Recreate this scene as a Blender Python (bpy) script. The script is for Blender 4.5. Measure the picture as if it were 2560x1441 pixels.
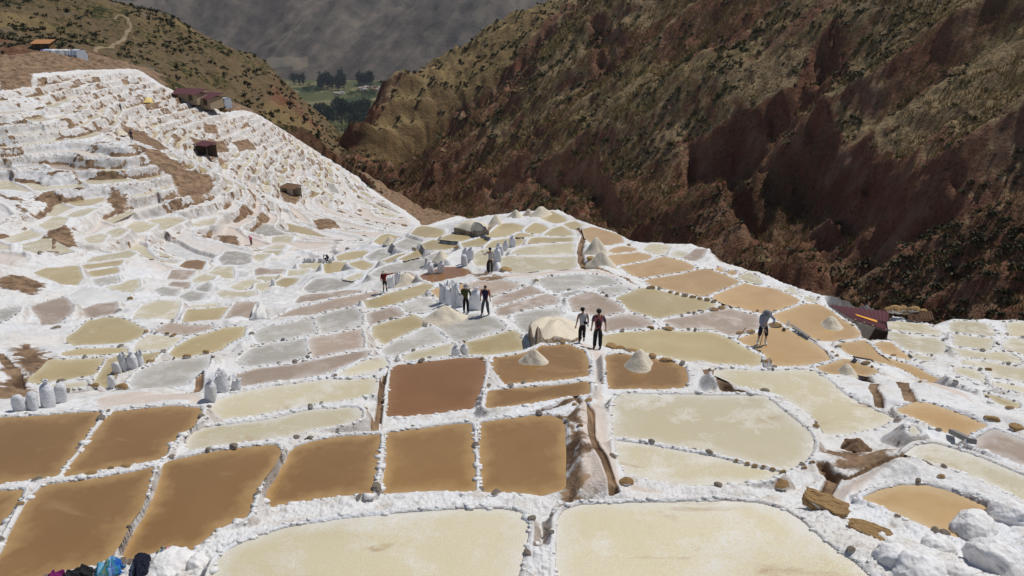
import bpy, bmesh, math, random
import numpy as np
from mathutils import Vector, Matrix
random.seed(7); RNG = np.random.default_rng(7)
for o in list(bpy.data.objects): bpy.data.objects.remove(o)
S = bpy.context.scene
COL = S.collection
# ------------------------------------------------------------------ camera, sky, sun, exposure
PITCH = math.radians(21.0); FOC = 1775.0
cam = bpy.data.cameras.new('camera'); cam.sensor_width = 36; cam.lens = 36*FOC/2560
cam.clip_start = 0.1; cam.clip_end = 20000
co = bpy.data.objects.new('camera', cam); COL.objects.link(co)
co.rotation_euler = (math.pi/2-PITCH, 0, 0); S.camera = co
SUN_EL, SUN_AZ = math.radians(60), math.radians(55)      # azimuth clockwise from +Y (view direction): sun on the right, a little ahead
sdir = Vector((math.sin(SUN_AZ)*math.cos(SUN_EL), math.cos(SUN_AZ)*math.cos(SUN_EL), math.sin(SUN_EL)))
sun = bpy.data.lights.new('sun', 'SUN'); sun.energy = 3.7; sun.angle = math.radians(0.5); sun.color = (1, .965, .91)
so = bpy.data.objects.new('sun', sun); COL.objects.link(so)
so.rotation_euler = sdir.to_track_quat('Z', 'Y').to_euler()
W = bpy.data.worlds.new('World'); S.world = W; W.use_nodes = True
wn = W.node_tree.nodes; bg = wn['Background']
sky = wn.new('ShaderNodeTexSky'); sky.sky_type = 'NISHITA'; sky.sun_disc = False
sky.sun_elevation = SUN_EL; sky.sun_rotation = SUN_AZ; sky.altitude = 3200; sky.air_density = 1.0; sky.dust_density = .4
W.node_tree.links.new(sky.outputs[0], bg.inputs[0]); bg.inputs[1].default_value = 0.075
S.view_settings.view_transform = 'Standard'; S.view_settings.look = 'None'
S.view_settings.exposure = 0.0; S.view_settings.gamma = 1; S.view_settings.use_curve_mapping = False
# ------------------------------------------------------------------ helpers
cP, sP = math.cos(PITCH), math.sin(PITCH)
def rays(px, py):
    xc = (np.asarray(px, float)-1280)/FOC; yc = (720.5-np.asarray(py, float))/FOC
    return np.stack([xc, cP+yc*sP, -sP+yc*cP], -1)
def pt(px, py, t): return rays(px, py)*np.asarray(t, float)[..., None]
def proj(P):
    P = np.asarray(P); d = P[..., 1]*cP-P[..., 2]*sP; d = np.where(d < .01, .01, d)
    return 1280+FOC*P[..., 0]/d, 720.5-FOC*(P[..., 1]*sP+P[..., 2]*cP)/d, d
def ss(a, b, x):
    t = np.clip((x-a)/(b-a), 0, 1); return t*t*(3-2*t)
def hsh(i, j, s=0):
    i = np.asarray(i).astype(np.int64); j = np.asarray(j).astype(np.int64)
    h = (i*374761393+j*668265263+s*974634777) & 0xffffffff
    h = ((h ^ (h >> 13))*1274126177) & 0xffffffff
    h = ((h ^ (h >> 16))*2246822519) & 0xffffffff
    return ((h ^ (h >> 15)) & 0xffffff)/float(0xffffff)
def vn(x, y, s=0):
    i = np.floor(x); j = np.floor(y); fx = x-i; fy = y-j
    fx = fx*fx*fx*(fx*(fx*6-15)+10); fy = fy*fy*fy*(fy*(fy*6-15)+10)
    a = hsh(i, j, s); b = hsh(i+1, j, s); c = hsh(i, j+1, s); d = hsh(i+1, j+1, s)
    return a+(b-a)*fx+(c-a)*fy+(a-b-c+d)*fx*fy
def fbm(x, y, s=0, o=3, g=.5):
    r = 0; a = 1; n = 0
    for k in range(o):
        r = r+a*vn(x*2**k+k*17.3, y*2**k-k*9.1, s+k*31); n += a; a *= g
    return r/n
def ridged(x, y, s=0): return 1-np.abs(2*vn(x, y, s)-1)
class TPS:
    def __init__(self, P, lam=1e-3):
        P = np.asarray(P, float); self.c = P[:, :2].mean(0); self.k = np.abs(P[:, :2]-self.c).max()
        q = (P[:, :2]-self.c)/self.k; n = len(q); self.q = q
        A = np.zeros((n+3, n+3)); A[:n, :n] = self.u(((q[:, None]-q[None])**2).sum(-1))+lam*np.eye(n)
        A[:n, n] = 1; A[:n, n+1:] = q; A[n, :n] = 1; A[n+1:, :n] = q.T
        self.w = np.linalg.solve(A, np.concatenate([P[:, 2], np.zeros(3)]))
    @staticmethod
    def u(r2): return np.where(r2 > 1e-12, .5*r2*np.log(np.maximum(r2, 1e-12)), 0)
    def __call__(self, x, y):
        x = np.asarray(x, float); y = np.asarray(y, float); sh = x.shape
        a = (x.ravel()-self.c[0])/self.k; b = (y.ravel()-self.c[1])/self.k
        r = self.w[-3]+self.w[-2]*a+self.w[-1]*b
        for (qx, qy), w in zip(self.q, self.w[:-3]): r = r+w*self.u((a-qx)**2+(b-qy)**2)
        return r.reshape(sh)
def march(px, py, f, t0=6, t1=400, n=500):
    """distance along each pixel ray to the first crossing of the height function f"""
    d = rays(px, py); T = t0*(t1/t0)**np.linspace(0, 1, n)
    P = d[:, None, :]*T[None, :, None]
    g = P[..., 2]-f(P[..., 0].ravel(), P[..., 1].ravel()).reshape(P.shape[:2])
    below = g < 0; k = np.where(below.any(1), below.argmax(1), n-1); k = np.maximum(k, 1)
    r = np.arange(len(d)); a = g[r, k-1]; b = g[r, k]
    w = np.clip(a/np.where(np.abs(a-b) < 1e-9, 1e-9, a-b), 0, 1)
    return T[k-1]+(T[k]-T[k-1])*w
def chaikin(p, it=1):
    p = np.asarray(p, float)
    for _ in range(it):
        q = np.roll(p, -1, 0); p = np.stack([p*.92+q*.08, p*.08+q*.92], 1).reshape(-1, 2)
    return p
def pdist(x, y, poly):
    """unsigned distance to a closed polygon and inside flag"""
    d = np.full(x.shape, 1e18); ins = np.zeros(x.shape, bool)
    for (ax, ay), (bx, by) in zip(poly, np.roll(poly, -1, 0)):
        ex, ey = bx-ax, by-ay; l = max(ex*ex+ey*ey, 1e-12)
        t = np.clip(((x-ax)*ex+(y-ay)*ey)/l, 0, 1)
        d = np.minimum(d, (x-ax-t*ex)**2+(y-ay-t*ey)**2)
        if ey != 0:
            c = ((ay > y) != (by > y)) & (x < ex*(y-ay)/ey+ax); ins ^= c
    return np.sqrt(d), ins
def ldist(x, y, line):
    d = np.full(x.shape, 1e18)
    for (ax, ay), (bx, by) in zip(line[:-1], line[1:]):
        ex, ey = bx-ax, by-ay; l = max(ex*ex+ey*ey, 1e-12)
        t = np.clip(((x-ax)*ex+(y-ay)*ey)/l, 0, 1)
        d = np.minimum(d, (x-ax-t*ex)**2+(y-ay-t*ey)**2)
    return np.sqrt(d)
def PX(s): return np.array([[float(v) for v in q.split(',')] for q in s.split()])
def tag(o, label=None, cat=None, group=None, kind=None):
    if label: o['label'] = label
    if cat: o['category'] = cat
    if group: o['group'] = group
    if kind: o['kind'] = kind
    return o
def link(name, me, parent=None, mat=None):
    o = bpy.data.objects.new(name, me); COL.objects.link(o)
    if mat is not None and me is not None and not me.materials: me.materials.append(mat)
    if parent is not None: o.parent = parent
    return o
def empty(name, loc, rz=0):
    o = bpy.data.objects.new(name, None); COL.objects.link(o); o.empty_display_size = .3
    o.location = loc; o.rotation_euler = (0, 0, rz); return o
def copy_tree(o, parent=None):
    c = o.copy(); COL.objects.link(c)
    if parent is not None: c.parent = parent
    for ch in list(o.children): copy_tree(ch, c)
    return c
def np_mesh(name, V, F, smooth=True, normals=None, attrs=None):
    """mesh from numpy verts (n,3) and quads/tris (m,k)"""
    me = bpy.data.meshes.new(name); n, m, k = len(V), len(F), F.shape[1]
    me.vertices.add(n); me.vertices.foreach_set('co', np.ascontiguousarray(V, np.float32).ravel())
    me.loops.add(m*k); me.loops.foreach_set('vertex_index', np.ascontiguousarray(F, np.int32).ravel())
    me.polygons.add(m); me.polygons.foreach_set('loop_start', np.arange(0, m*k, k, dtype=np.int32))
    me.update(calc_edges=True)
    me.polygons.foreach_set('use_smooth', np.full(m, smooth))
    for nm, a in (attrs or {}).items():
        at = me.attributes.new(nm, 'FLOAT', 'POINT'); at.data.foreach_set('value', np.ascontiguousarray(a, np.float32))
    if normals is not None:
        me.normals_split_custom_set_from_vertices(np.ascontiguousarray(normals, np.float32))
    return me
def sub_mesh(name, V, F, N=None, attrs=None):
    u, inv = np.unique(F, return_inverse=True)
    return np_mesh(name, V[u], inv.reshape(F.shape), True, None if N is None else N[u], {k: a[u] for k, a in (attrs or {}).items()})
def grid_faces(nr, nc):
    a = np.arange(nr*nc).reshape(nr, nc)
    return np.stack([a[:-1, :-1], a[:-1, 1:], a[1:, 1:], a[1:, :-1]], -1).reshape(-1, 4)
def vnormals(V, F):
    e1 = V[F[:, 2]]-V[F[:, 0]]; e2 = V[F[:, 3]]-V[F[:, 1]]; fn = np.cross(e1, e2); N = np.zeros_like(V)
    for k in range(4):
        for c in range(3): N[:, c] += np.bincount(F[:, k], fn[:, c], len(V))
    return N/np.maximum(np.linalg.norm(N, axis=1, keepdims=True), 1e-12)
# ------------------------------------------------------------------ material builder
class NB:
    def __init__(s, name, rough=.8, spec=.3):
        s.m = bpy.data.materials.new(name); s.m.use_nodes = True; s.t = s.m.node_tree
        s.b = s.t.nodes['Principled BSDF']; s.b.inputs['Roughness'].default_value = rough
        s.b.inputs['Specular IOR Level'].default_value = spec
    def n(s, ty, **kw):
        q = s.t.nodes.new('ShaderNode'+ty)
        for k, v in kw.items(): setattr(q, k, v)
        return q
    def put(s, v, sock):
        if isinstance(v, bpy.types.NodeSocket): s.t.links.new(v, sock)
        elif isinstance(v, (tuple, list)) and len(v) == 3 and sock.type == 'RGBA': sock.default_value = (*v, 1)
        elif v is not None: sock.default_value = v
    def pos(s, sc=(1, 1, 1), obj=False):
        p = s.n('TexCoord').outputs['Object'] if obj else s.n('NewGeometry').outputs['Position']
        if sc == (1, 1, 1): return p
        q = s.n('Mapping'); s.put(p, q.inputs[0]); q.inputs['Scale'].default_value = sc; return q.outputs[0]
    def noise(s, vec, scale, detail=3, rough=.55, dist=0):
        q = s.n('TexNoise'); s.put(vec, q.inputs['Vector']); q.inputs['Scale'].default_value = scale
        q.inputs['Detail'].default_value = detail; q.inputs['Roughness'].default_value = rough; q.inputs['Distortion'].default_value = dist
        return q.outputs['Fac']
    def vor(s, vec, scale, out='Distance', feat='F1'):
        q = s.n('TexVoronoi', feature=feat); s.put(vec, q.inputs['Vector']); q.inputs['Scale'].default_value = scale
        return q.outputs[out]
    def rmp(s, f, a, b):
        q = s.n('MapRange'); s.put(f, q.inputs[0]); q.inputs[1].default_value = a; q.inputs[2].default_value = b; return q.outputs[0]
    def mix(s, f, a, b):
        q = s.n('Mix', data_type='RGBA'); s.put(f, q.inputs[0]); s.put(a, q.inputs[6]); s.put(b, q.inputs[7]); return q.outputs[2]
    def ma(s, op, a, b=0.0, c=None):
        q = s.n('Math', operation=op); s.put(a, q.inputs[0]); s.put(b, q.inputs[1])
        if c is not None: s.put(c, q.inputs[2])
        return q.outputs[0]
    def at(s, name): return s.n('Attribute', attribute_name=name).outputs['Fac']
    def nz(s):
        q = s.n('SeparateXYZ'); s.put(s.n('NewGeometry').outputs['Normal'], q.inputs[0]); return q.outputs[2]
    def rnd(s): return s.n('ObjectInfo').outputs['Random']
    def col(s, c): s.put(c, s.b.inputs['Base Color'])
    def bump(s, h, st=.5, d=.05, prev=None):
        q = s.n('Bump'); q.inputs['Strength'].default_value = st; q.inputs['Distance'].default_value = d; s.put(h, q.inputs['Height'])
        if prev is not None: s.put(prev, q.inputs['Normal'])
        s.put(q.outputs[0], s.b.inputs['Normal']); return q.outputs[0]
def plain(name, c, rough=.75, var=.25, scale=6, bump=.25, spec=.25, obj=True):
    m = NB(name, rough, spec); p = m.pos(obj=obj); n = m.noise(p, scale, 4)
    m.col(m.mix(n, tuple(v*(1-var) for v in c), tuple(min(1, v*(1+var)) for v in c)))
    if bump: m.bump(m.noise(p, scale*5, 3), bump, .02)
    return m.m
# ------------------------------------------------------------------ materials
def mat_salt():
    m = NB('salt_crust', .75, .3); p = m.pos()
    big = m.noise(p, .25, 3); mid = m.noise(p, 2.2, 4); fine = m.noise(p, 14, 4, .65)
    c = m.mix(m.rmp(big, .35, .7), (.745, .75, .76), (.68, .65, .605))
    c = m.mix(m.rmp(mid, .52, .72), c, (.58, .53, .465))
    # vertical run-off streaks of earth on steep walls
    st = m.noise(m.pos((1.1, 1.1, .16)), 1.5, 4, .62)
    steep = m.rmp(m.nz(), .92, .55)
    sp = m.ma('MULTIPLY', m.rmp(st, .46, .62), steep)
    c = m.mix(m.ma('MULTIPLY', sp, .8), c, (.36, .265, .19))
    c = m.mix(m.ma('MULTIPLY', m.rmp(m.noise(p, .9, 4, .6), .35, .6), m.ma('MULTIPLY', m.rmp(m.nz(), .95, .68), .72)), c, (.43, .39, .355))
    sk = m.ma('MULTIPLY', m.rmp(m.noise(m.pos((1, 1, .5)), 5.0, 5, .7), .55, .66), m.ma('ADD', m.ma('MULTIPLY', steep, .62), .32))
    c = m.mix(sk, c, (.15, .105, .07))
    pa = m.at('path')
    pc = m.mix(m.rmp(mid, .3, .7), (.60, .50, .42), (.66, .58, .52))
    c = m.mix(m.ma('MULTIPLY', pa, m.rmp(m.ma('ADD', mid, m.ma('MULTIPLY', pa, .5)), .5, .8)), c, pc)
    dr = m.at('dirt_shade')  # earth, and the shade lines painted under the far terrace walls
    dc = m.mix(m.rmp(m.noise(p, .8, 6, .72), .36, .64), (.085, .045, .022), (.33, .215, .125))
    dm = m.rmp(m.ma('ADD', m.ma('MULTIPLY', dr, 1.1), m.ma('MULTIPLY', m.ma('SUBTRACT', m.noise(p, 1.7, 5, .65), .5), 1.5)), .45, .62)
    c = m.mix(dm, c, dc)
    m.col(c)
    b = m.bump(m.noise(p, 9, 5, .7), .55, .06)
    m.bump(m.vor(p, 26), .35, .02, b)
    return m.m
M_SALT = mat_salt()
def mat_water(name, c1, c2, crust=(.72, .68, .58), cr=(.62, .8), streak=(.3, .19, .09), stk=.0, rough=.12, fine=0.0, shore=.6):
    """still brine: silty body colour, a wet gloss, rafts of salt crystals and silt streaks"""
    m = NB(name, rough, .5); p = m.pos(); r = m.rnd()
    n = m.noise(p, .45, 4, .6, .6)
    c = m.mix(m.rmp(n, .3, .7), c1, c2)
    hs = m.n('HueSaturation'); m.put(c, hs.inputs['Color']); m.put(m.rmp(r, 0, 1), hs.inputs['Fac'])
    hs.inputs['Fac'].default_value = 1
    v = m.n('MapRange'); m.put(r, v.inputs[0]); v.inputs[3].default_value = .86; v.inputs[4].default_value = 1.1; m.put(v.outputs[0], hs.inputs['Value'])
    for l in list(m.t.links):
        if l.to_socket == hs.inputs['Fac']: m.t.links.remove(l)
    c = hs.outputs[0]
    k = m.ma('MULTIPLY', m.rmp(m.noise(p, .8, 5, .68), cr[0], cr[1]), m.rmp(m.noise(p, 18, 3, .7), .3, .6))
    c = m.mix(k, c, crust)
    big = m.noise(p, .16, 3, .5); c = m.mix(m.ma('MULTIPLY', m.rmp(big, .45, .68), .6), c, tuple(x*.78 for x in c1))
    shn = m.rmp(m.ma('ADD', m.at('shore'), m.ma('MULTIPLY', m.ma('SUBTRACT', m.noise(p, 3.5, 4, .6), .5), .9)), .35, 1.0); c = m.mix(m.ma('MULTIPLY', shn, shore), c, crust)
    if stk: c = m.mix(m.ma('MULTIPLY', m.rmp(m.noise(m.pos((.6, 1.5, 1)), 1.1, 5, .6, .8), .62, .74), stk), c, streak)
    if fine: c = m.mix(m.ma('MULTIPLY', m.rmp(m.noise(p, 45, 2, .6), .4, .75), fine), c, tuple(x*.72 for x in c2))
    m.col(c)
    m.put(m.ma('ADD', m.ma('MULTIPLY', k, .5), rough), m.b.inputs['Roughness'])
    m.bump(m.noise(m.pos((1, 1.6, 1)), 7, 3), .06 if not fine else .12, .02, m.bump(m.noise(p, 55, 3, .7), .5, .015) if fine else None)
    return m.m
MW = {
 'O': mat_water('muddy_brine', (.275, .152, .056), (.335, .195, .08), (.44, .28, .12), (.66, .9), (.43, .29, .14), .45, .06, 0, .9),
 'R': mat_water('red_muddy_brine', (.255, .122, .047), (.295, .15, .063), (.33, .18, .09), (.7, .95), (.36, .19, .09), .25, .06),
 'T': mat_water('tan_brine', (.50, .315, .135), (.60, .40, .19), (.66, .5, .3), (.64, .85), (.44, .26, .11), .4, .06),
 'C': mat_water('cream_brine', (.63, .545, .345), (.68, .605, .43), (.78, .76, .72), (.5, .68), (.42, .27, .13), .75, .22, .45),
 'Y': mat_water('olive_brine', (.47, .36, .175), (.55, .44, .245), (.66, .6, .42), (.6, .8), (.42, .3, .15), .35),
 'G': mat_water('grey_brine', (.43, .395, .33), (.52, .475, .40), (.74, .73, .71), (.48, .7), (.45, .36, .27), .3, .2),
 'P': mat_water('pink_brine', (.40, .30, .22), (.49, .385, .295), (.68, .63, .58), (.5, .72), (.36, .25, .17), .4, .25),
 'W': mat_water('white_brine', (.70, .68, .64), (.76, .74, .71), (.80, .79, .78), (.45, .6), (.6, .5, .4), .2, .3),
}
def mat_hill(name, grass, grass2, soil, soil2, green, rock, lo=.50, hi=.64, sc=1.0, gmul=1.0, sq=(.62, 1, .62)):
    m = NB(name, .95, .1); p = m.pos(); q = m.pos(sq)
    n1 = m.noise(q, .05*sc, 4, .6); n2 = m.noise(q, .40*sc, 6, .68); n3 = m.noise(p, 1.6*sc, 4, .7)
    g = m.mix(m.rmp(n2, .35, .65), grass, grass2)
    g = m.mix(m.ma('MULTIPLY', m.rmp(n1, .5, .66), .8), g, (.30, .215, .085))
    g = m.mix(m.rmp(n3, .52, .7), g, tuple(v*.45 for v in grass))
    s = m.mix(m.rmp(n2, .35, .65), soil, soil2); s = m.mix(m.rmp(n3, .5, .72), s, tuple(v*.5 for v in soil))
    s = m.mix(m.ma('MULTIPLY', m.rmp(m.noise(m.pos((1, 1, .45)), .16*sc, 6, .7), .5, .66), .75), s, (.33, .225, .145))
    st = m.rmp(m.ma('ADD', m.nz(), m.ma('MULTIPLY', m.ma('SUBTRACT', n2, .5), .7)), hi, lo)
    bare = m.ma('MAXIMUM', st, m.rmp(m.ma('ADD', m.at('red'), m.ma('MULTIPLY', m.ma('SUBTRACT', n2, .42), 2.2)), .42, .6))
    c = m.mix(bare, g, s)
    gr = m.ma('MULTIPLY', m.rmp(m.ma('ADD', m.ma('MULTIPLY', n1, .6), m.ma('MULTIPLY', m.noise(q, .8*sc, 5, .7), .5)), .55, .64), gmul)
    c = m.mix(gr, c, green)
    c = m.mix(m.ma('MULTIPLY', m.rmp(m.ma('ADD', m.at('dry'), m.ma('MULTIPLY', m.ma('SUBTRACT', n2, .5), 1.2)), .35, .6), .75), c, m.mix(m.rmp(n3, .35, .7), (.33, .235, .105), (.19, .145, .07)))
    rk = m.rmp(m.ma('ADD', m.ma('MULTIPLY', m.at('rock'), .8), m.ma('MULTIPLY', m.ma('SUBTRACT', n2, .5), 1.2)), .5, .68)
    c = m.mix(rk, c, m.mix(m.rmp(n3, .35, .65), rock, tuple(v*.45 for v in rock)))
    tr = m.rmp(m.at('trail'), .4, .7)
    c = m.mix(tr, c, (.34, .265, .165))
    m.col(c); b = m.bump(n2, .9, 1.6/sc); b = m.bump(n3, .9, .5/sc, b); m.bump(m.noise(p, 6*sc, 3, .7), .6, .12, b)
    return m.m
M_RIGHT = mat_hill('canyon_slope_soil', (.42, .30, .165), (.245, .18, .105), (.20, .085, .052), (.29, .16, .10), (.07, .062, .03), (.2, .165, .13), gmul=.45)
M_LEFT = mat_hill('left_slope_soil', (.20, .145, .08), (.15, .105, .055), (.19, .088, .05), (.24, .13, .075), (.05, .05, .022), (.26, .22, .17), lo=.5, hi=.66, sq=(.8, .8, .8))
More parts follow.
